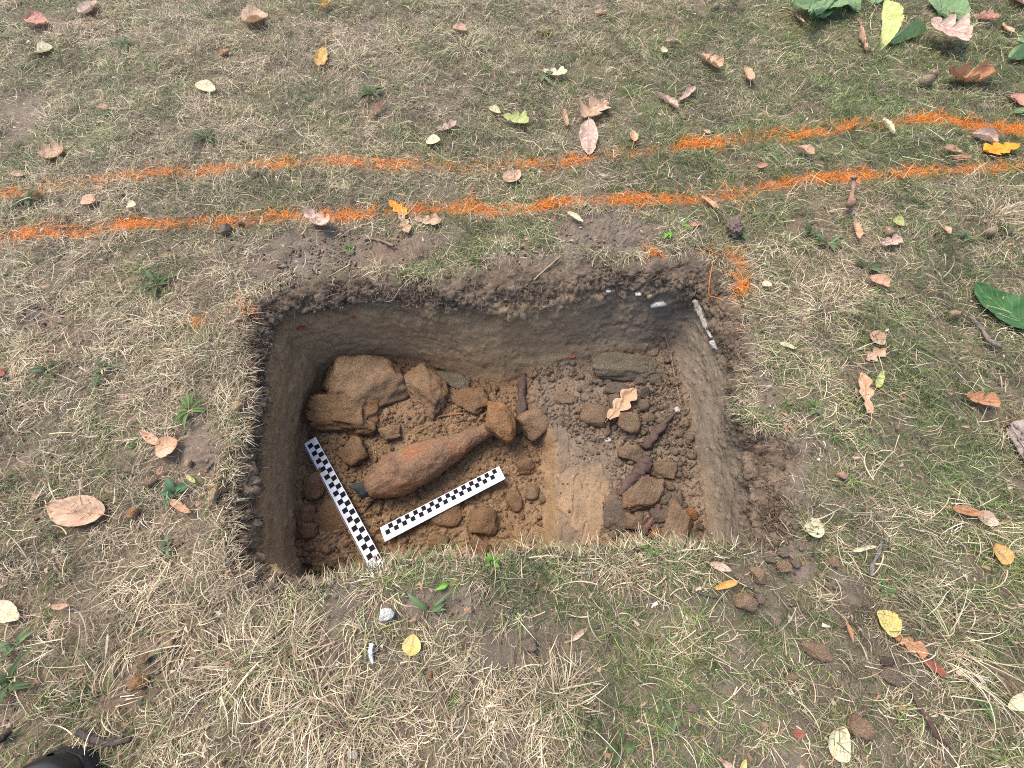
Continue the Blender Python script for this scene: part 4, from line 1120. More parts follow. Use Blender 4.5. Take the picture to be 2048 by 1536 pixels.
def leaf(name, kind, base, tip, wpx, mat, label, cat='leaf', curl=.5, bend=.3, fold=0.0, seed=None, z=None, stalk=.25, group=None, tilt=0.0, dip=0):
    seed = seed if seed is not None else int(base[0] * 7 + base[1] * 13) % 9973
    r_ = np.random.default_rng(seed).uniform(0, 1, 8)
    mu, mv = (base[0] + tip[0]) / 2, (base[1] + tip[1]) / 2
    if z is None:
        pz_, _, t0 = unproj(mu, mv, 0)
        z = float(gz(float(pz_), float(unproj(mu, mv, 0)[1]))) + .007 + .006 * r_[5]
    A = P(base[0], base[1], z); T = P(tip[0], tip[1], z)
    d = T - A; Lf = d.length
    # real width: offset the middle by the photo width across the leaf
    dpx = np.array([tip[0] - base[0], tip[1] - base[1]], float); dpx /= np.linalg.norm(dpx); npx = np.array([-dpx[1], dpx[0]]) * wpx / 2
    W = (P(mu + npx[0], mv + npx[1], z) - P(mu - npx[0], mv - npx[1], z))
    xdir = d.normalized(); W = abs(W.dot(Vector((-xdir.y, xdir.x, 0)))) / 2
    curl = curl * 1.08 + .08
    Lf *= .97 + .18 * bend * bend; W *= .93 + .12 * abs(curl)
    nxs = 64 if kind in ('oak', 'elm', 'birch', 'maple') else 30; nys = 13
    t = np.linspace(0, 1, nxs); s = np.linspace(-1, 1, nys)
    T_, S_ = np.meshgrid(t, s, indexing='ij')
    wl = half_width(kind, t, 0, r_); wr = half_width(kind, t, 1, r_)
    wv = np.where(S_ < 0, wl[:, None] * (1 - .20 * np.maximum(0, fbm(t * 6 + seed, t * 0, 0, 3, seed + 7))[:, None]), wr[:, None] * (1 - .20 * np.maximum(0, fbm(t * 6 + seed, t * 0 + 9, 0, 3, seed + 8))[:, None]))
    x = T_ * Lf; y = S_ * wv * W
    if kind in ('oak', 'maple'): x = x + np.abs(S_) ** 1.5 * wv * W * .14
    y = y + .07 * Lf * np.sin(T_ * 3 + r_[1] * 6) * (r_[2] - .3)
    zz_ = .05 * Lf * fbm(T_ * 2.6 + seed, S_ * 1.6, 0, 3, seed) + .026 * Lf * fbm(T_ * 9 + seed, S_ * 4, 0, 2, seed + 2) * (.4 + np.abs(curl))
    zz_ = zz_ - .02 * W * np.cos(S_ * math.pi)
    # roll across the midrib
    if abs(curl) > .02:
        k = curl / max(W, 1e-4) * 1.3
        ycur = y
        y = np.sin(k * ycur) / k; zz_ = zz_ + (1 - np.cos(k * ycur)) / k
    if fold:
        a_ = math.radians(fold); m_ = y > 0
        yy = y.copy(); y = np.where(m_, yy * math.cos(a_) - 0 * zz_, y); zz_ = np.where(m_, zz_ + yy * math.sin(a_) + .0008, zz_)
    if abs(bend) > .02:
        k = bend / Lf * 1.6
        xc = x - Lf / 2
        x2 = np.sin(k * xc) * (1 / k) - np.sin(k * xc) * zz_ * 0; zb = (1 - np.cos(k * xc)) / k
        x = x2 + Lf / 2; zz_ = zz_ + zb * 1
    zz_ = zz_ - zz_.min() * .75
    pts = np.stack([x - Lf / 2, y, zz_], -1).reshape(-1, 3)
    gi_ = np.arange(nxs * nys).reshape(nxs, nys)
    f_ = np.stack([gi_[:-1, :-1], gi_[1:, :-1], gi_[1:, 1:], gi_[:-1, 1:]], -1).reshape(-1, 4)
    uv_ = np.stack([T_, (S_ + 1) / 2], -1).reshape(-1, 2)
    me = mesh_np(name, pts, f_, None, True, uv_)
    o = link(name, me, LM[mat], None, label, cat, group)
    mid = (A + T) / 2
    o.location = (mid.x, mid.y, z)
    o.rotation_euler = (tilt + (r_[6] - .5) * .2, (r_[3] - .5) * .25, math.atan2(d.y, d.x))
    if stalk > 0:
        p0 = Vector(tuple(pts[nys // 2])); s_l = stalk * Lf
        pp = [p0 + Vector((Lf * .04, 0, .0003)), p0 + Vector((-s_l * .5, s_l * .12 * (r_[4] - .5), -.001)), p0 + Vector((-s_l, s_l * .4 * (r_[4] - .5), -.004))]
        vs_, fs_ = tube(pp, [.0006, .0006, .0009], 6, 0, 0, True, 4)
        sc = {'dgrn': (.15, .25, .08), 'grn': (.35, .42, .16), 'ygrn': (.5, .3, .12), 'yellow': (.55, .42, .14)}.get(mat, (.42, .26, .14))
        link('stalk', poly_mesh('stalk', vs_, fs_, sc), M_STALK, o)
    return o

ZF = -0.20
LEAVES = [
 # kind, base, tip, width, material, label, extra
 ('birch', (55, 42), (98, 48), 26, 'rose', 'reddish leaf in the top left corner', {}),
 ('birch', (168, 36), (197, 4), 24, 'pink', 'pinkish leaf at the top edge, second from the left', {}),
 ('birch', (488, 48), (540, 34), 34, 'tan', 'broad tan leaf near the top edge left of centre', dict(curl=.6)),
 ('elm', (640, 22), (668, -2), 9, 'amber', 'narrow amber leaf at the very top edge', dict(curl=.9)),
 ('birch', (72, 105), (110, 98), 20, 'cream', 'cream leaf below the reddish one at top left', {}),
 ('elm', (440, 112), (457, 100), 13, 'brown', 'small brown leaf left of the amber one', {}),
 ('birch', (640, 134), (650, 100), 26, 'amber', 'yellow amber leaf standing out alone in upper left lawn', dict(curl=.3)),
 ('birch', (397, 170), (432, 182), 22, 'cream', 'cream leaf alone in the upper left lawn', dict(curl=.3)),
 ('elm', (196, 214), (217, 217), 11, 'peach', 'small peach leaf left of the lone cream leaf', {}),
 ('maple', (88, 318), (136, 300), 40, 'tan', 'jagged tan leaf above the upper orange line at left', dict(curl=.5, bend=.8)),
 ('oval', (163, 399), (194, 405), 25, 'peach', 'round peach leaf between the two orange lines at left', dict(stalk=.55, curl=.3)),
 ('birch', (255, 412), (273, 410), 17, 'cream', 'small cream leaf with brown stalk between the lines', dict(stalk=1.0)),
 ('elm', (20, 345), (52, 353), 13, 'tan', 'narrow tan leaf at the left edge above the line', {}),
 ('oak', (616, 430), (662, 458), 44, 'pink', 'crinkled pale pink leaf on the lower line above the bare soil', dict(curl=1.0, bend=.9)),
 ('oak', (782, 405), (812, 432), 26, 'orange', 'orange sprayed leaf on the lower line above the pit', dict(curl=.5)),
 ('oak', (800, 428), (820, 470), 24, 'tan', 'tan leaf end hanging below the orange sprayed leaf', dict(curl=.4)),
 ('oak', (830, 440), (884, 446), 26, 'tan', 'tan lobed leaf right of the orange sprayed one', {}),
 ('elm', (977, 217), (1002, 228), 15, 'cream', 'small crumpled cream leaf in the upper middle', dict(curl=.7)),
 ('oak', (874, 263), (915, 250), 17, 'pink', 'pale wavy leaf above the round cream leaf', dict(curl=.7, bend=.7)),
 ('oval', (852, 280), (882, 285), 21, 'cream', 'round cream leaf with its stalk down above the upper line', dict(curl=.2)),
 ('oak', (1006, 238), (1058, 246), 30, 'ygrn', 'green and yellow lobed leaf in the upper middle', dict(curl=.5)),
 ('elm', (742, 231), (774, 206), 15, 'tan', 'rolled tan leaf left in the upper middle', dict(curl=1.3)),
 ('elm', (1126, 220), (1134, 260), 17, 'tan', 'twisted tan leaf left of the jagged maple like leaf', dict(curl=1.2)),
 ('maple', (1163, 240), (1214, 208), 50, 'tan', 'jagged maple like leaf above the pale pink oak leaf', dict(curl=.5, bend=.3)),
 ('oval', (1174, 248), (1180, 312), 42, 'pink', 'pale pink leaf just above the upper orange line in the centre', dict(curl=.3, bend=.2, stalk=.1)),
 ('birch', (1266, 286), (1266, 262), 20, 'peach', 'small triangular leaf with orange stalk near the upper line', dict(stalk=.6)),
 ('oak', (1085, 143), (1135, 153), 20, 'cream', 'pale wavy cream leaf alone in the upper centre', dict(curl=.5, bend=.5)),
 ('oval', (1321, 103), (1335, 102), 11, 'cream', 'tiny round pale yellow leaf in the upper centre', dict(stalk=0)),
 ('elm', (1330, 83), (1358, 81), 9, 'pink', 'tiny pink leaf above the tiny round yellow one', dict(curl=.9)),
 ('elm', (1315, 190), (1355, 222), 17, 'pink', 'long pale rolled leaf right of the centre in the upper lawn', dict(curl=1.2)),
 ('birch', (1012, 368), (1040, 342), 32, 'tan', 'tan leaf between the two orange lines in the centre', dict(curl=.3)),
 ('elm', (1134, 425), (1166, 446), 12, 'cream', 'narrow whitish leaf just above the back bare soil', dict(curl=.8)),
 ('oak', (1400, 113), (1440, 142), 26, 'peach', 'curled peach leaf left of the upright cream leaf', dict(curl=1.2)),
 ('oak', (1358, 206), (1388, 178), 20, 'pink', 'pale crumpled leaf below the curled peach leaf', dict(curl=.8)),
 ('birch', (1497, 172), (1491, 134), 25, 'tan', 'upright curled cream and tan leaf in the upper right lawn', dict(curl=1.0)),
 ('elm', (1592, 27), (1606, 52), 12, 'tan', 'tan leaf tucked beside the large green leaves', {}),
 ('elm', (1702, -6), (1578, 22), 56, 'grn', 'leftmost large green leaf at the top edge', dict(curl=.3, z=.02)),
 ('elm', (1675, -20), (1608, 54), 34, 'grn', 'pointed green leaf lying over the leftmost green leaf', dict(curl=.4, z=.04)),
 ('elm', (1672, 5), (1612, 62), 26, 'dgrn', 'darker green leaf under the pointed green leaf', dict(curl=.3, z=.018)),
 ('elm', (1722, 22), (1668, -14), 26, 'grn', 'small green leaf at the top edge joined to a yellow stalk', dict(stalk=.5, curl=.4)),
 ('elm', (1740, 10), (1772, -20), 30, 'grn', 'green leaf at the top edge above the folded yellow green leaf', dict(stalk=.2)),
 ('elm', (1762, 100), (1752, 20), 62, 'ygrn', 'folded yellow green leaf at upper right', dict(fold=150, curl=.2, bend=.1, stalk=.4)),
 ('elm', (1848, 70), (1775, 94), 34, 'grn', 'green leaf right of the folded yellow green leaf', dict(fold=120, curl=.3)),
 ('elm', (1936, 44), (1846, 0), 40, 'grn', 'green leaf above the large pinkish oak leaf', dict(curl=.25)),
 ('oak', (1852, 50), (1946, 70), 56, 'pink', 'large pinkish oak leaf at upper right', dict(curl=.2, bend=.2, z=.035)),
 ('oak', (1944, 38), (1993, 38), 18, 'rose', 'reddish pink leaf right of the large oak leaf', dict(curl=.6)),
 ('birch', (2014, 72), (2008, 46), 24, 'peach', 'peach leaf right of the large oak leaf near the edge', {}),
 ('elm', (1712, 60), (1732, 103), 15, 'tan', 'rolled tan leaf left of the folded yellow green leaf', dict(curl=1.2)),
 ('birch', (2072, 118), (2014, 122), 40, 'grn', 'green leaf with pale folded edge cut by the right edge', dict(fold=120)),
 ('birch', (2064, 78), (2034, 88), 22, 'grn', 'green leaf tip at the right edge above the folded one', {}),
 ('oak', (1876, 162), (1970, 160), 36, 'brown', 'rolled up brown oak leaf at upper right', dict(curl=1.3, bend=.9)),
 ('elm', (2020, 190), (2052, 215), 22, 'rose', 'orange red leaf at the right edge', dict(curl=.5)),
 ('elm', (2020, 232), (2052, 216), 16, 'grn', 'grey green leaf below the orange red leaf', {}),
 ('elm', (1762, 241), (1788, 269), 14, 'cream', 'curled cream leaf on the upper orange line at right', dict(curl=1.0)),
 ('elm', (1942, 268), (1993, 288), 20, 'pink', 'rolled pinkish leaf above the bright orange leaf', dict(curl=1.2, stalk=.1)),
 ('elm', (1882, 301), (1924, 302), 14, 'peach', 'narrow peach leaf left of the bright orange leaf', dict(curl=.6)),
 ('oak', (2030, 296), (1966, 302), 34, 'orange', 'bright orange painted leaf between the lines at right', dict(curl=.3, stalk=.1)),
 ('elm', (1596, 292), (1626, 313), 18, 'tan', 'tan leaf between the orange lines, right of centre', dict(curl=.8)),
 ('elm', (1513, 334), (1536, 330), 11, 'rose', 'small purplish leaf between the orange lines', {}),
 ('elm', (1903, 318), (1940, 314), 14, 'brown', 'dull brown leaf under the narrow peach leaf', {}),
 ('elm', (1403, 394), (1436, 421), 15, 'peach', 'narrow peach leaf on the lower line right of centre', dict(curl=.7)),
 ('elm', (1706, 445), (1718, 480), 17, 'peach', 'peach leaf folded upright below the withered stem', dict(curl=1.1)),
 ('birch', (1784, 440), (1808, 452), 18, 'ygrn', 'small yellowish leaf right of the upright peach leaf', {}),
 ('oak', (1756, 492), (1803, 478), 26, 'pink', 'pale lobed leaf below the small yellowish leaf', dict(curl=.5)),
 ('elm', (1380, 452), (1394, 448), 12, 'rose', 'tiny pink leaf scrap behind the back right corner', {}),
 ('birch', (1777, 572), (1734, 556), 24, 'peach', 'peach leaf alone in the right lawn', dict(curl=.8)),
 ('oval', (1524, 569), (1543, 569), 15, 'cream', 'small round cream leaf right of the orange tuft', dict(stalk=0)),
 ('elm', (2068, 664), (1936, 570), 58, 'dgrn', 'large dark green leaf at the right edge', dict(curl=.25, bend=.3, stalk=.05)),
 ('birch', (1738, 666), (1768, 690), 26, 'tan', 'tan leaf on top of the pair right of the pit', dict(curl=.4)),
 ('maple', (1766, 700), (1732, 722), 32, 'tan', 'jagged tan leaf at the bottom of the pair', dict(curl=.4)),
 ('elm', (1556, 686), (1592, 698), 12, 'cream', 'pale cream leaf near the right rim', dict(curl=.8)),
 ('oak', (1740, 828), (1720, 744), 34, 'peach', 'long oak leaf with orange tip right of the pit', dict(curl=.4, bend=.2)),
 ('birch', (1751, 777), (1764, 742), 20, 'ygrn', 'yellow green leaf beside the long oak leaf', dict(curl=.8)),
 ('oak', (1928, 792), (1990, 808), 38, 'brown', 'crumpled orange tan leaf in the right lawn', dict(curl=.8, bend=.6)),
 ('birch', (1646, 1052), (1602, 1058), 44, 'spot', 'cream leaf with brown spots beside the pit corner', dict(curl=.2, bend=.1)),
 ('elm', (1900, 1016), (1962, 1028), 22, 'brown', 'long brown leaf right of the spotted cream leaf', dict(curl=.6)),
 ('elm', (1952, 1026), (1994, 1050), 28, 'pink', 'pinkish leaf touching the long brown leaf', dict(curl=.4)),
 ('elm', (1704, 1103), (1750, 1092), 14, 'cream', 'narrow pale curled leaf above the grey twig', dict(curl=.7)),
 ('birch', (2018, 1128), (1984, 1086), 36, 'amber', 'golden orange leaf in the right lawn', dict(curl=.3)),
 ('elm', (1418, 1126), (1462, 1142), 18, 'pink', 'pale pink leaf at the front edge of the pit', dict(curl=.5)),
 ('birch', (1470, 1162), (1430, 1180), 22, 'amber', 'folded orange leaf below the pale pink one', dict(fold=70)),
 ('birch', (1800, 1268), (1752, 1220), 46, 'yellow', 'yellow leaf touching the orange brown lobed leaf', dict(curl=.2, bend=.1)),
 ('oak', (1782, 1272), (1853, 1304), 36, 'brown', 'orange brown lobed leaf below the yellow leaf', dict(curl=.3)),
 ('elm', (1691, 1243), (1706, 1287), 12, 'brown', 'narrow rust brown leaf left of the yellow leaf', dict(curl=1.2)),
 ('oak', (1838, 1318), (1892, 1348), 26, 'red', 'dark red brown leaf in the lower right lawn', {}),
 ('birch', (1664, 1516), (1690, 1452), 60, 'cream', 'large cream leaf at the bottom right of centre', dict(curl=.15, bend=.15)),
 ('birch', (2070, 1390), (2012, 1414), 46, 'cream', 'cream leaf cut by the right edge low down', dict(curl=.2)),
 ('oval', (1583, 1465), (1611, 1465), 23, 'red', 'oval brick red leaf at the bottom', dict(stalk=0, curl=.2)),
 ('elm', (1442, 1520), (1472, 1542), 16, 'pink', 'pink leaf at the bottom edge', {}),
 ('elm', (1480, 1545), (1492, 1518), 14, 'yellow', 'yellow leaf tip at the bottom edge beside the pink one', {}),
 ('oval', (820, 1313), (828, 1266), 40, 'yellow', 'round yellow leaf in front of the pit', dict(curl=.15, bend=.1, stalk=.7)),
 ('elm', (1140, 1280), (1176, 1258), 15, 'pink', 'pinkish narrow leaf right of the flat grey stone', dict(curl=.7)),
 ('birch', (-12, 1210), (38, 1238), 52, 'cream', 'large pale yellow leaf cut by the left edge', dict(curl=.2, bend=.1)),
 ('elm', (102, 1214), (142, 1208), 16, 'tan', 'faded brown leaf right of the large pale yellow leaf', {}),
 ('oval', (212, 1030), (104, 1012), 74, 'tan', 'large pinkish tan leaf left of the pit', dict(curl=.45, bend=.4, seed=64)),
 ('birch', (312, 905), (360, 882), 42, 'peach', 'peach leaf dusted with soil left of the pit', dict(curl=.2)),
 ('birch', (320, 888), (282, 862), 22, 'peach', 'tan leaf tip behind the peach leaf', {}),
 ('elm', (345, 998), (382, 1026), 22, 'peach', 'curled peach scrap below the small yellow green leaf', dict(curl=1.0)),
 ('elm', (372, 950), (394, 966), 14, 'ygrn', 'small curled yellow green leaf on bare soil left', dict(curl=1.0)),
 ('elm', (316, 950), (326, 932), 11, 'peach', 'small tan leaf scrap above the brown clod at left', {}),
 ('oval', (2012, -6), (2062, 12), 26, 'pink', 'pink tan leaf in the top right corner', {}),
 ('elm', (-14, 738), (12, 752), 26, 'red', 'purple brown leaf at the left edge', {}),
 ('elm', (1185, 30), (1215, 22), 10, 'tan', 'narrow tan leaf near the top centre', {}),
 ('elm', (905, 55), (935, 60), 14, 'tan', 'faint tan leaf in the dry grass near the top', {}),
 ('elm', (60, 1000), (84, 988), 10, 'tan', 'thin tan leaf scrap above left of the large pinkish leaf', {}),
 ('birch', (1890, 452), (1898, 470), 12, 'tan', 'small tan scrap in the right lawn below the lines', {}),
 ('elm', (1408, 950 - 690), (1420, 268), 9, 'pink', 'tiny pink scrap left of the painted tuft on the upper line', {}),
]
for (kind, b_, t_, w_, mt, lab, ex) in LEAVES:
    nm = {'birch': 'birch_leaf', 'oak': 'oak_leaf', 'elm': 'elm_leaf', 'oval': 'round_leaf', 'maple': 'maple_leaf'}[kind]
    leaf(nm, kind, b_, t_, w_, mt, lab, **ex)
hz = hit(1245, 812)[0].z
leaf('oak_leaf', 'oak', (1214, 842), (1270, 778), 44, 'mixg', 'peach oak leaf with green patch lying on stones in the pit', curl=.35, bend=.3, z=hz + .018, stalk=.1, seed=404)

# acorns and a cup
M_ACORN, N, L, b = new_mat('acorn_shell'); b.inputs['Base Color'].default_value = (.16, .09, .05, 1); b.inputs['Roughness'].default_value = .35
nt = N.new('ShaderNodeTexNoise'); nt.inputs['Scale'].default_value = 60; cr = N.new('ShaderNodeValToRGB')
cr.color_ramp.elements[0].color = (.08, .045, .028, 1); cr.color_ramp.elements[1].color = (.30, .19, .11, 1); L.new(nt.outputs[0], cr.inputs[0]); L.new(cr.outputs[0], b.inputs['Base Color'])
def acorn(u, v, r_px, ang, label):
    p = P(u, v, .012); _, _, t = unproj(u, v, .012); r = r_px * float(t) / F
    o = empty('acorn', p, label, 'acorn', rot=(0, math.radians(80), math.radians(ang)))
    pr = [(0, .15), (.12, .55), (.4, .88), (.8, 1.0), (1.3, .95), (1.8, .7), (2.2, .35), (2.35, .1), (2.5, .02)]
    def lathe(pr, k=16):
        vs_ = [(q[1] * r * math.cos(2 * math.pi * i / k), q[1] * r * math.sin(2 * math.pi * i / k), (q[0] - 1.1) * r) for q in pr for i in range(k)]
        fs_ = [(j * k + i, j * k + (i + 1) % k, (j + 1) * k + (i + 1) % k, (j + 1) * k + i) for j in range(len(pr) - 1) for i in range(k)]
        return vs_, fs_
    vs_, fs_ = lathe(pr); link('nut', poly_mesh('nut', vs_, fs_), M_ACORN, o)
    vs_, fs_ = lathe([(-.25, .03), (-.2, .6), (.1, 1.0), (.5, 1.12), (.62, 1.05), (.5, .95)])
    link('cup', poly_mesh('cup', vs_, fs_, (.26, .20, .13)), M_BARK, o)
acorn(1857, 160, 10, 20, 'dark acorn left of the rolled brown oak leaf')
acorn(1868, 147, 7, -60, 'pale acorn touching the dark acorn')
acorn(1777, 462, 8, 100, 'tan acorn between two pale leaves in the right lawn')
acorn(1985, 462, 8, 30, 'small tan acorn at right below the orange lines')
acorn(1432, 13, 6, 60, 'small acorn near the top edge right of centre')

# crumbly grey clump on a dark rosette, and a piece of bark at the right edge
vt, ft = rock(77, (.040, .042, .030), 5, 10, .35, .1)
dsp = worley(vt[:, 0] * 220, vt[:, 1] * 220 + vt[:, 2] * 150, 4); vt = vt * (1 + .35 * (dsp[1] - dsp[0]))[:, None]
o = link('seed_head', mesh_np('seed_head', vt, ft, np.clip(np.array([.24, .18, .15]) * (1 + .6 * (dsp[0] - .3))[:, None], .03, 1)), M_CLOD, None, 'withered grey brown seed head behind the back right corner', 'seed head')
o.location = P(1467, 452, .02)
o.scale = (.8, 1.2, .8)
vt, ft = rock(78, (.115, .16, .02), 5, 10, .05, .05)
crk = np.abs(fbm(vt[:, 0] * 60, vt[:, 1] * 90, 0, 3, 9))
cv = np.where((crk < .06)[:, None], np.array([.05, .035, .03]), np.array([.36, .29, .25]) * (1 + .3 * fbm(vt[:, 0] * 90, vt[:, 1] * 90, 0, 3, 10))[:, None])
vt[:, 2] -= .003 * (crk < .06)
o = link('bark_piece', mesh_np('bark_piece', vt, ft, np.clip(cv, .02, 1)), M_BARK, None, 'pale cracked bark piece cut by the right edge', 'bark')
o.location = P(2106, 912, .012)

# ------------------------------------------------------------------ broad leaved weeds in the lawn
def plantain(u, v, n_, lpx, wpx, col, label, spread=2 * math.pi, a0=0.0, seed=0, name='plantain_weed', cat='weed', stand=.45):
    r_ = np.random.default_rng(seed + 500)
    c0 = P(u, v, 0); c0.z = float(gz(c0.x, c0.y)) + .002; _, _, t = unproj(u, v, 0); k = float(t) / F
    vs_, fs_, cs_ = [], [], []
    for i in range(n_):
        an = a0 + spread * (i + r_.uniform(-.9, .9)) / n_
        L_ = .66 * lpx * k * r_.uniform(.45, 1.2); W_ = .8 * wpx * k * r_.uniform(.6, 1.15) / 2
        e0 = r_.uniform(.25, .9) * stand * 2
        cc_ = np.array(col) * r_.uniform(.75, 1.25)
        p = np.array([math.cos(an) * .003, math.sin(an) * .003, .002]); ns = 10
        hz_ = r_.uniform(-.3, .3)
        base_i = len(vs_)
        for j in range(ns + 1):
            tt_ = j / ns
            el = e0 * (1 - 1.7 * tt_); az = an + hz_ * tt_
            w = W_ * max(math.sin(math.pi * min(1, (tt_ * .92 + .06)) ** .8), .08)
            sd_ = np.array([-math.sin(az), math.cos(az), 0])
            for s_ in (-1, -.5, 0, .5, 1):
                vs_.append(tuple(p + sd_ * w * s_ + np.array([0, 0, abs(s_) * w * .45]))); cs_.append(cc_ * (1.15 if s_ == 0 else 1))
            p = p + np.array([math.cos(az) * math.cos(el), math.sin(az) * math.cos(el), math.sin(el)]) * L_ / ns
            p[2] = max(p[2], .006)
        for j in range(ns):
            for s_ in range(4):
                a_ = base_i + j * 5 + s_; fs_.append((a_, a_ + 1, a_ + 6, a_ + 5))
    o = link(name, poly_mesh(name, vs_, fs_, np.array(cs_)), M_GRASS, None, label, cat)
    o.location = c0
    return o
G1, G2, G3 = (.10, .165, .045), (.07, .105, .038), (.12, .165, .07)
WEEDS = [
 (385, 822, 11, 62, 11, G1, 'bright narrow leaved weed beside the left rim of the pit', 1),
 (318, 572, 8, 60, 12, G2, 'dark bluish weed in the left lawn behind the pit', 2),
 (30, 1362, 9, 95, 15, G2, 'large dark weed at the left edge low down', 3),
 (40, 1290, 6, 60, 14, G3, 'grey green weed above the large dark weed', 4),
 (745, 195, 9, 55, 10, G2, 'dark green weed in the upper middle lawn', 5),
 (1085, 158, 6, 40, 12, G3, 'weed with blunt leaves below the wavy cream leaf', 6),
 (1470, 470, 9, 45, 16, G2, 'dark rosette around the withered seed head', 7),
 (1655, 490, 6, 48, 13, G3, 'green weed right of the withered seed head', 8),
 (1620, 468, 5, 45, 12, G2, 'blue green weed above its pale green neighbour', 9),
 (105, 745, 7, 45, 11, G2, 'dark weed at the left edge beside the pit level', 10),
 (215, 740, 7, 55, 12, G2, 'dark weed with long leaves in the left lawn', 11),
 (1730, 540, 5, 40, 14, G2, 'dark weed at the top of the right lawn below the lines', 12),
 (350, 985, 6, 50, 20, (.07, .16, .07), 'broad green leaves below the soil dusted leaf', 13),
 (130, 1040, 4, 40, 10, G1, 'small green weed above the large pinkish leaf', 14),
 (330, 1095, 8, 35, 10, G3, 'pale green clump left of the pit front corner', 15),
 (858, 1222, 4, 85, 14, (.11, .17, .07), 'long leaved weed above the round yellow leaf', 16),
 (900, 1165, 2, 60, 13, (.15, .32, .05), 'single bright leaf at the front turf', 17),
 (1240, 1490, 6, 45, 16, G2, 'dark weed at the bottom centre', 18),
 (1345, 1430, 5, 40, 12, G3, 'green weed at the bottom right of centre', 19),
 (1960, 1412, 9, 24, 13, G1, 'little clover patch in the lower right lawn', 20),
 (1760, 1180, 8, 34, 6, (.06, .16, .04), 'feathery green yarrow beside the grey twig', 21),
 (1090, 70, 14, 30, 5, (.12, .13, .02), 'dark mossy tuft at the top centre', 22),
 (1330, 468, 3, 28, 14, (.14, .30, .04), 'tiny bright green seedling behind the back rim', 23),
 (1360, 455, 2, 40, 9, (.12, .28, .04), 'upright bright blade leaf beside the seedling', 24),
 (985, 1125, 6, 30, 10, (.14, .30, .04), 'green seedling at the front turf edge', 25),
 (1620, 820, 5, 40, 11, G1, 'green weed on the right rim of the pit', 26),
 (255, 95, 7, 45, 12, G2, 'dark weed between amber and pinkish leaves at top left', 27),
 (420, 285, 8, 50, 12, G2, 'dark green weed above the upper line at left', 28),
 (700, 500, 5, 28, 10, G1, 'tiny green weed on the bare soil behind the pit', 29),
 (1930, 480, 6, 50, 12, G3, 'green weed at the right under the lines', 30),
 (1300, 1090, 5, 30, 8, G1, 'little weed on the front turf edge at right', 31),
 (70, 410, 8, 50, 12, G2, 'dark weed between the orange lines at far left', 32),
]
for (u, v, n_, l_, w_, c_, lab, sd_) in WEEDS:
    plantain(u, v, n_, l_, w_, c_, lab, seed=sd_, a0=sd_ * 1.3, spread=(2 * math.pi if n_ > 3 else 1.2))

# ------------------------------------------------------------------ grass
def blades(bx, by, bz, az, el0, length, width, cols, curv, droop, ns=4, minz=None, tw=None):
    """many curved ribbons at once; returns verts, faces, colours"""
    n = len(bx)
    px_, py_, pz_ = bx.copy(), by.copy(), bz.copy()
    vs_ = np.zeros((n, ns + 1, 2, 3), np.float32)
    seg_ = length / ns
    tw = rng.uniform(-.6, .6, n) if tw is None else tw
    for j in range(ns + 1):
        t = j / ns
        a_ = az + curv * t; e = el0 - droop * t
        w = width * .5 * (1 - .75 * t ** 1.6)
        sxv = -np.sin(a_); syv = np.cos(a_); up_ = np.sin(tw) * .8
        sc = w
        vs_[:, j, 0, 0] = px_ - sxv * sc; vs_[:, j, 0, 1] = py_ - syv * sc; vs_[:, j, 0, 2] = pz_ - up_ * sc
        vs_[:, j, 1, 0] = px_ + sxv * sc; vs_[:, j, 1, 1] = py_ + syv * sc; vs_[:, j, 1, 2] = pz_ + up_ * sc
        px_ = px_ + np.cos(a_) * np.cos(e) * seg_; py_ = py_ + np.sin(a_) * np.cos(e) * seg_
        pz_ = pz_ + np.sin(e) * seg_
        if minz is not None: pz_ = np.maximum(pz_, minz)
    base = (np.arange(n) * (ns + 1) * 2)[:, None, None]
    j = np.arange(ns)[None, :, None]
    f_ = base + np.stack([2 * j, 2 * j + 1, 2 * j + 3, 2 * j + 2], -1)[:, :, 0, :]
    shade = cols
    cs_ = np.repeat(shade, (ns + 1) * 2, axis=0)
    return vs_.reshape(-1, 3), f_.reshape(-1, 4), cs_

STRAW = 1.07 * np.array([[.60, .49, .33], [.44, .35, .235], [.70, .61, .46], [.34, .255, .165], [.46, .385, .25], [.30, .25, .15], [.50, .365, .265], [.17, .12, .08], [.64, .55, .35], [.22, .17, .10]])
GREEN = np.array([1.02, 1.06, .84]) * np.array([[.13, .175, .065], [.085, .135, .062], [.19, .22, .09], [.26, .265, .11], [.055, .095, .050], [.15, .19, .11], [.21, .26, .12]])

def greenness(x, y):
    g = .38 + .62 * fbm(x * 5, y * 5, 7, 4, 151) + .17 * np.clip(x, -1, 1) + .10 * sstep(.4, 1.5, y)
    u, v = to_px(x, y, 0)
    g = g - .20 * np.exp(-(((u - 330) / 200) ** 2 + ((v - 660) / 150) ** 2)) - .16 * np.exp(-(((u - 430) / 250) ** 2 + ((v - 1400) / 120) ** 2))
    g = g + .15 * np.exp(-(((u - 1700) / 350) ** 2 + ((v - 200) / 220) ** 2)) - .25 * np.exp(-(((u - 1660) / 70) ** 2 + ((v - 610) / 70) ** 2)) - .1 * np.exp(-(((u - 750) / 200) ** 2 + ((v - 380) / 40) ** 2))
    return np.clip(g, .06, .92)

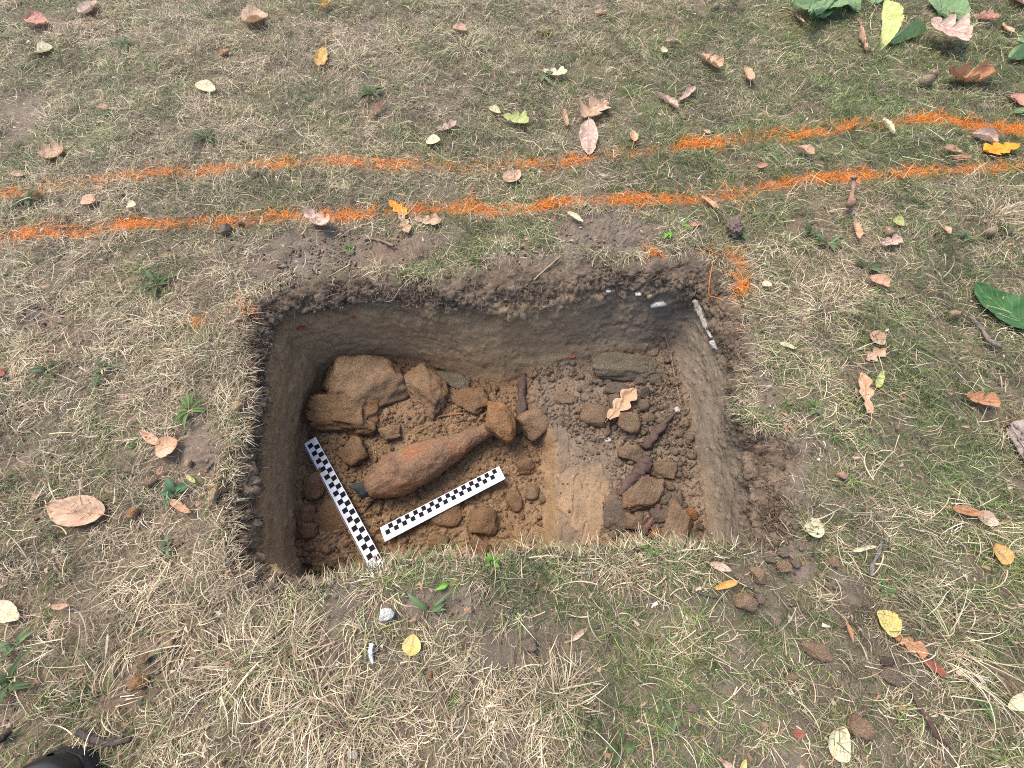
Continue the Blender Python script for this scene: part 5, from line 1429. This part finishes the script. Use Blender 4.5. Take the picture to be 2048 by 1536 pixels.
def scatter(n):
    """points over the lawn, denser inside and near the picture"""
    k = int(n * .86)
    y_ = rng.uniform(-.34, 1.98, k); hw = .72 + .54 * (y_ + .34) + .12
    x_ = rng.uniform(-1, 1, k) * hw
    # even density: keep in proportion to local width
    keep = rng.uniform(0, 1, k) < hw / hw.max(); x_, y_ = x_[keep], y_[keep]
    m_ = n - k
    x2 = rng.uniform(-2.4, 2.4, m_); y2 = rng.uniform(-1.1, 2.9, m_)
    return np.concatenate([x_, x2]), np.concatenate([y_, y2])

def colour_for(x, y, gr, n):
    isg = rng.uniform(0, 1, n) < gr
    cs_ = STRAW[rng.integers(0, len(STRAW), n)] * rng.uniform(.75, 1.25, (n, 1))
    cg = GREEN[rng.integers(0, len(GREEN), n)] * rng.uniform(.75, 1.3, (n, 1))
    return np.where(isg[:, None], cg, cs_), isg

allv = {'dry': [], 'green': [], 'paint': []}
def add_blades(x, y, z, az, el, ln, wd, col, isg, curv, droop, minz=None, pm=1.0, ns=4):
    pt = paint(x, y)
    wth = np.clip(pt * 1.15 * pm, 0, 1) * (0.28 + .8 * sstep(-.3, .15, fbm(x * 22, y * 22, 3, 3, 161)))
    ptd = rng.uniform(0, 1, len(x)) < wth
    oc = C_ORANGE * rng.uniform(.6, 1.05, (len(x), 1)) + rng.uniform(0, .06, (len(x), 1)) * np.array([0, 1, .5])
    col = np.where(ptd[:, None], oc, col)
    for key, m_ in (('paint', ptd), ('green', isg & ~ptd), ('dry', ~isg & ~ptd)):
        if m_.any():
            mz = minz[m_] if minz is not None else None
            allv[key].append(blades(x[m_], y[m_], z[m_], az[m_], el[m_], ln[m_], wd[m_], col[m_], curv[m_], droop[m_], ns, mz))

Oin = PC + (O - PC) * 1.004
def outside(x, y): return ~in_poly(x, y, Oin[::5])

# 1: thatch and short lying blades
x, y = scatter(470000)
d_ = 1 - .93 * sstep(.25, .85, bare(x, y))
d_ *= .30 + .70 * sstep(-.30, .22, fbm(x * 14, y * 14, 1, 4, 171, .6))
ok = outside(x, y) & (rng.uniform(0, 1, len(x)) < d_); x, y = x[ok], y[ok]; n = len(x)
flow = 2.6 * fbm(x * 3.5, y * 3.5, 0, 2, 173) * math.pi
az = flow + rng.normal(0, 1.25, n)
ln = rng.gamma(4.5, .0045, n) + .006
wd = rng.uniform(.0006, .0013, n)
col, isg = colour_for(x, y, greenness(x, y) * .95, n)
col = col * (.85 + .75 * fbm(x * 26, y * 26, 4, 3, 177, .6) + .35 * fbm(x * 7, y * 7, 4, 2, 179))[:, None].clip(.3, 1.6)
g0 = gz(x, y)
add_blades(x, y, g0 + rng.uniform(.000, .006, n), az, rng.uniform(-.05, .65, n), ln, wd, col, isg, rng.normal(0, 1.1, n), rng.uniform(.2, 1.1, n), g0 + rng.uniform(.001, .009, n), ns=3)

# 1b: fine chaff and stubble close to the soil
x, y = scatter(380000)
ok = outside(x, y) & (rng.uniform(0, 1, len(x)) < (1 - .9 * sstep(.25, .8, bare(x, y))) * (.35 + .65 * sstep(-.4, .2, fbm(x * 18, y * 18, 1, 3, 191)))); x, y = x[ok], y[ok]; n = len(x)
g0 = gz(x, y)
col, isg = colour_for(x, y, greenness(x, y) * .9, n); col = col * rng.uniform(.45, 1.05, (n, 1))
add_blades(x, y, g0 + rng.uniform(.000, .004, n), rng.uniform(0, 6.28, n), rng.uniform(-.1, .9, n), rng.uniform(.004, .014, n), rng.uniform(.0005, .0011, n), col, isg, rng.normal(0, 1.0, n), rng.uniform(.2, 1.3, n), g0 + rng.uniform(.0005, .005, n), ns=2)

# 2: tufts with blades arching out of one foot
nt_ = 8200
tx, ty = scatter(nt_)
d_ = 1 - sstep(.3, .75, bare(tx, ty))
ok = outside(tx, ty) & (rng.uniform(0, 1, len(tx)) < d_); tx, ty = tx[ok], ty[ok]
gt_ = greenness(tx, ty)
cnt = rng.integers(8, 34, len(tx))
ti = np.repeat(np.arange(len(tx)), cnt); n = len(ti)
lean = rng.uniform(0, 2 * math.pi, len(tx)); sprd = rng.uniform(.5, 2.2, len(tx)); tl = rng.uniform(.016, .036, len(tx)); tg = rng.uniform(0, 1, len(tx)) < gt_ * 1.05
x = tx[ti] + rng.normal(0, .006, n); y = ty[ti] + rng.normal(0, .006, n)
az = lean[ti] + rng.normal(0, 1, n) * sprd[ti]
gr = np.where(tg[ti], .85, .08)
col, isg = colour_for(x, y, gr, n)
tb = rng.uniform(.55, 1.35, len(tx)); col = col * tb[ti][:, None]
ln = tl[ti] * rng.uniform(.6, 1.3, n); wd = rng.uniform(.0006, .0014, n)
ok = outside(x, y); 
g0 = gz(x, y)
A_ = [q_[ok] for q_ in (x, y, g0, az, rng.uniform(.25, 1.05, n), ln, wd, col, isg, rng.normal(0, .6, n), rng.uniform(.9, 1.9, n), g0 + .003)]
add_blades(*A_, ns=4)

# 3: long straws and coarse dry stalks lying on top
x, y = scatter(3600)
ok = outside(x, y) & (rng.uniform(0, 1, len(x)) < 1 - .75 * bare(x, y)); x, y = x[ok], y[ok]; n = len(x)
col = np.array([.56, .47, .30]) * rng.uniform(.7, 1.25, (n, 1)); isg = np.zeros(n, bool); g0 = gz(x, y)
add_blades(x, y, g0 + rng.uniform(.006, .016, n), rng.uniform(0, 6.28, n), rng.uniform(-.1, .35, n), rng.uniform(.025, .07, n), rng.uniform(.0009, .0020, n), col, isg, rng.normal(0, .7, n), rng.uniform(0, .6, n), g0 + .006, ns=6)

# 4: straw tussock right of the pit and other big dry tussocks
for (u, v, nn_, ll) in [(a_, b_, int(c_ * .6), d_) for a_, b_, c_, d_ in [(1650, 615, 300, .07), (1590, 575, 90, .06), (560, 1300, 420, .07), (480, 1340, 260, .07), (620, 1395, 350, .075), (380, 1250, 200, .06), (1900, 1290, 160, .09), (1340, 1130, 320, .045),
                        (1230, 1120, 200, .04), (930, 100, 300, .08), (1160, 90, 260, .08), (700, 130, 260, .08), (1980, 430, 300, .085), (560, 700, 240, .05), (300, 640, 300, .05), (200, 1420, 220, .06), (1950, 1030, 120, .08), (1850, 1400, 120, .06),
                        (760, 1170, 300, .04), (690, 1440, 260, .065), (1120, 1400, 260, .06), (430, 700, 260, .045)]]:
    c0 = P(u, v, 0)
    x = c0.x + rng.normal(0, .022, nn_); y = c0.y + rng.normal(0, .022, nn_)
    ok = outside(x, y); x, y = x[ok], y[ok]; n = len(x)
    if n == 0: continue
    az = np.arctan2(y - c0.y, x - c0.x) + rng.normal(0, .7, n)
    col, isg = colour_for(x, y, np.full(n, .12), n)
    g0 = gz(x, y)
    add_blades(x, y, g0, az, rng.uniform(.3, 1.2, n), ll * .85 * rng.uniform(.4, 1.2, n), rng.uniform(.0008, .0015, n), col * 1.1, isg, rng.normal(0, .5, n), rng.uniform(.9, 2.0, n), g0 + .004, ns=6)

# 5: blades leaning over the turf edge; on the front edge they are many
n = 8000
ii = rng.integers(0, NC, n)
frac = ii / NC * len(CTRL)
front = (frac > 19.5) & (frac < 31)
back = (frac > 1) & (frac < 11)
keep = rng.uniform(0, 1, n) < np.where(front, 1.0, np.where(back, .5, .9))
keep &= ~((frac > 15.5) & (frac < 19.6) & (rng.uniform(0, 1, n) < .8)) & ~((frac > 1) & (frac < 4.5) & (rng.uniform(0, 1, n) < .6))
keep &= ~((frac > 29) & (frac < 31) & (rng.uniform(0, 1, n) < .7))
ii = ii[keep]; n = len(ii)
offo = rng.uniform(-.011, .028, n)
dr = O[ii] - PC; dr /= np.linalg.norm(dr, axis=1)[:, None]
x = O[ii, 0] + dr[:, 0] * offo; y = O[ii, 1] + dr[:, 1] * offo
inw = np.arctan2(-dr[:, 1], -dr[:, 0])
az = inw + rng.normal(0, 1.1, n)
col, isg = colour_for(x, y, greenness(x, y) * .6, n)
ln = rng.uniform(.012, .036, n)
add_blades(x, y, gz(x, y) - .5 * np.maximum(0, -offo), az, rng.uniform(.1, .8, n), ln, rng.uniform(.0007, .0014, n), col, isg, rng.normal(0, .6, n), rng.uniform(.3, 1.9, n), None, ns=5)

LAB = {'dry': ('dry_grass', 'straw coloured dry grass of the lawn', 'dry grass'), 'green': ('green_grass', 'green grass blades among the dry lawn', 'green grass'),
       'paint': ('painted_grass', 'grass sprayed with orange marking paint in two lines', 'painted grass')}
for key, parts in allv.items():
    off = 0; vv_, ff_, cc_ = [], [], []
    for (a_, b_, c_) in parts:
        vv_.append(a_); ff_.append(b_ + off); cc_.append(c_); off += len(a_)
    link(LAB[key][0], mesh_np(LAB[key][0], np.concatenate(vv_), np.concatenate(ff_), np.concatenate(cc_), True), M_GRASS, None, LAB[key][1], LAB[key][2], None, 'stuff')
    print(key, sum(len(f) for f in ff_))

# scraps of dead leaf and chaff among the blades
n = 5200
x, y = scatter(n); ok = outside(x, y); x, y = x[ok], y[ok]; n = len(x)
pal = np.array([[.40, .26, .16], [.30, .17, .10], [.50, .40, .28], [.22, .13, .08], [.60, .55, .45], [.42, .22, .12], [.36, .20, .14]])
lc = pal[rng.choice(7, n, p=[.22, .2, .2, .14, .06, .06, .12])] * rng.uniform(.7, 1.2, (n, 1))
lr = blades(x, y, gz(x, y) + rng.uniform(.003, .012, n), rng.uniform(0, 6.28, n), rng.uniform(-.2, .6, n), rng.uniform(.004, .014, n), rng.uniform(.002, .0058, n), lc, rng.normal(0, .6, n), rng.uniform(0, 1.4, n), 4)
link('leaf_litter', mesh_np('leaf_litter', lr[0], lr[1], lr[2]), M_GRASS, None, 'small scraps of dead brown leaf scattered through the lawn', 'leaf litter', None, 'stuff')

# fine roots fringing the broken turf
n = 9000
ii = rng.integers(0, NC, n); tt = rng.beta(1.3, 1.6, n) * 1.05
frac = ii / NC * len(CTRL)
keep = rng.uniform(0, 1, n) < np.where((frac > 20) & (frac < 30), .25, 1.0)
ii, tt = ii[keep], tt[keep]; n = len(ii)
pxy = Mi[ii] * (1 - tt)[:, None] + O[ii] * tt[:, None]
dr = O[ii] - PC; dr /= np.linalg.norm(dr, axis=1)[:, None]
pz = np.interp(tt, [0, .15, .3, .6, 1], [ZM - .012, ZM * .7, ZM * .45, ZM * .2, 0]) + gz(pxy[:, 0], pxy[:, 1]) * .7
az = rng.uniform(0, 6.28, n)
rc = np.array([[.060, .044, .034], [.10, .070, .050], [.15, .108, .075], [.040, .030, .024], [.26, .205, .15]])[rng.choice(5, n, p=[.22, .26, .26, .10, .16])]
r1 = blades(pxy[:, 0], pxy[:, 1], pz, az, rng.uniform(-.4, 1.1, n), rng.uniform(.008, .032, n), rng.uniform(.0005, .0012, n), rc, rng.normal(0, 3.2, n), rng.uniform(.2, 2.2, n), 6)
n = 500
ii = rng.integers(0, NC, n)
pz = rng.uniform(ZM - .03, ZM, n); tw_ = (ZM - pz) / .2
pxy = Mi[ii] * (1 - tw_)[:, None] + B[ii, :2] * tw_[:, None]
dr = O[ii] - PC; dr /= np.linalg.norm(dr, axis=1)[:, None]
pxy = pxy - dr * .002
rc = np.array([.20, .15, .11]) * rng.uniform(.4, 1.2, (n, 1))
r2 = blades(pxy[:, 0], pxy[:, 1], pz, np.arctan2(-dr[:, 1], -dr[:, 0]) + rng.normal(0, .8, n), rng.uniform(-1.4, .1, n), rng.uniform(.01, .03, n), rng.uniform(.0004, .0008, n), rc, rng.normal(0, 2, n), rng.uniform(.2, 1.5, n), 6)
link('fine_roots', mesh_np('fine_roots', np.concatenate([r1[0], r2[0]]), np.concatenate([r1[1], r2[1] + len(r1[0])]), np.concatenate([r1[2], r2[2]])), M_ROOT, None,
     'dark fibrous grass roots fringing the cut turf edge', 'fine roots', None, 'stuff')

# ------------------------------------------------------------------ the boot at the bottom left
def boot():
    m_l, N, L, b = new_mat('black_boot_leather'); b.inputs['Base Color'].default_value = (.012, .012, .014, 1); b.inputs['Roughness'].default_value = .28
    nt = N.new('ShaderNodeTexNoise'); nt.inputs['Scale'].default_value = 90; nt.inputs['Detail'].default_value = 5
    bp = N.new('ShaderNodeBump'); bp.inputs['Strength'].default_value = .15; bp.inputs['Distance'].default_value = .001; L.new(nt.outputs[0], bp.inputs['Height']); L.new(bp.outputs[0], b.inputs['Normal'])
    m_r, N, L, b = new_mat('boot_rubber'); b.inputs['Base Color'].default_value = (.010, .010, .010, 1); b.inputs['Roughness'].default_value = .8
    toe = P(80, 1519, .045)
    o = empty('boot', (toe.x, toe.y - .005, .004), 'glossy black boot toe in the bottom left corner', 'boot', rot=(0, 0, math.radians(4)))
    o.scale = (1.2, 1.2, 1.05)
    # sections along -Y from the toe: y, half width, height, height of the widest line
    secs = [(.004, .006, .030), (0, .022, .040), (-.010, .034, .048), (-.028, .043, .056), (-.06, .049, .064), (-.10, .050, .076), (-.14, .046, .098), (-.175, .043, .14), (-.20, .045, .20)]
    vs_ = []; k = 28
    for (y_, hw, ht) in secs:
        for i in range(k):
            a_ = math.pi * i / (k - 1)
            ca = math.cos(a_); sa = math.sin(a_)
            vs_.append((hw * math.copysign(abs(ca) ** .75, ca), y_ - .0 * sa, .014 + (ht - .014) * sa ** .7 if sa > 1e-6 else .014))
    fs_ = [(j * k + i, j * k + i + 1, (j + 1) * k + i + 1, (j + 1) * k + i) for j in range(len(secs) - 1) for i in range(k - 1)]
    up = link('upper', poly_mesh('boot_upper', vs_, fs_), m_l, o)
    sm_ = up.modifiers.new('s', 'SUBSURF'); sm_.levels = 1; sm_.render_levels = 2
    # shaft with heel
    rings = [(.014, .040, .052, -.225), (.05, .042, .052, -.225), (.09, .044, .055, -.222), (.13, .046, .056, -.222), (.20, .050, .058, -.225), (.27, .055, .062, -.23), (.30, .057, .064, -.232), (.296, .052, .058, -.232), (.22, .046, .05, -.23)]
    k = 32
    vs_ = [(a_ * math.cos(2 * math.pi * i / k), yc + b_ * math.sin(2 * math.pi * i / k), z_) for (z_, a_, b_, yc) in rings for i in range(k)]
    fs_ = [(j * k + i, j * k + (i + 1) % k, (j + 1) * k + (i + 1) % k, (j + 1) * k + i) for j in range(len(rings) - 1) for i in range(k)]
    link('shaft', poly_mesh('boot_shaft', vs_, fs_), m_l, o)
    # sole
    out = []
    for (y_, hw) in [(.004, .010), (-.001, .026), (-.014, .038), (-.05, .050), (-.10, .051), (-.16, .044), (-.20, .042), (-.25, .044), (-.275, .034), (-.285, .015)]:
        out.append((hw, y_))
    loop = out + [(-x_, y_) for x_, y_ in out[::-1]]
    nl = len(loop); vs_ = [(x_, y_, 0) for x_, y_ in loop] + [(x_, y_, .012) for x_, y_ in loop] + [(x_ * .96, y_ * 1.0, .017) for x_, y_ in loop]
    fs_ = [tuple(range(nl))[::-1], tuple(range(2 * nl, 3 * nl))] + [(i + r * nl, (i + 1) % nl + r * nl, (i + 1) % nl + (r + 1) * nl, i + (r + 1) * nl) for r in (0, 1) for i in range(nl)]
    link('sole', poly_mesh('boot_sole', vs_, fs_, smooth=False), m_r, o)
    # toe cap seam
    pts = []
    for i in range(13):
        a_ = math.pi * i / 12
        ca = math.cos(a_); sa = math.sin(a_)
        pts.append(Vector((.0445 * math.copysign(abs(ca) ** .75, ca), -.036 - .012 * sa, .016 + (.062 - .016) * max(sa, 0) ** .7)))
    vs_, fs_ = tube(pts, [.0012] * 13, 6, 0, 0, True, 3)
    link('seam', poly_mesh('boot_seam', vs_, fs_), m_l, o)
boot()
print('objects', len(bpy.data.objects))
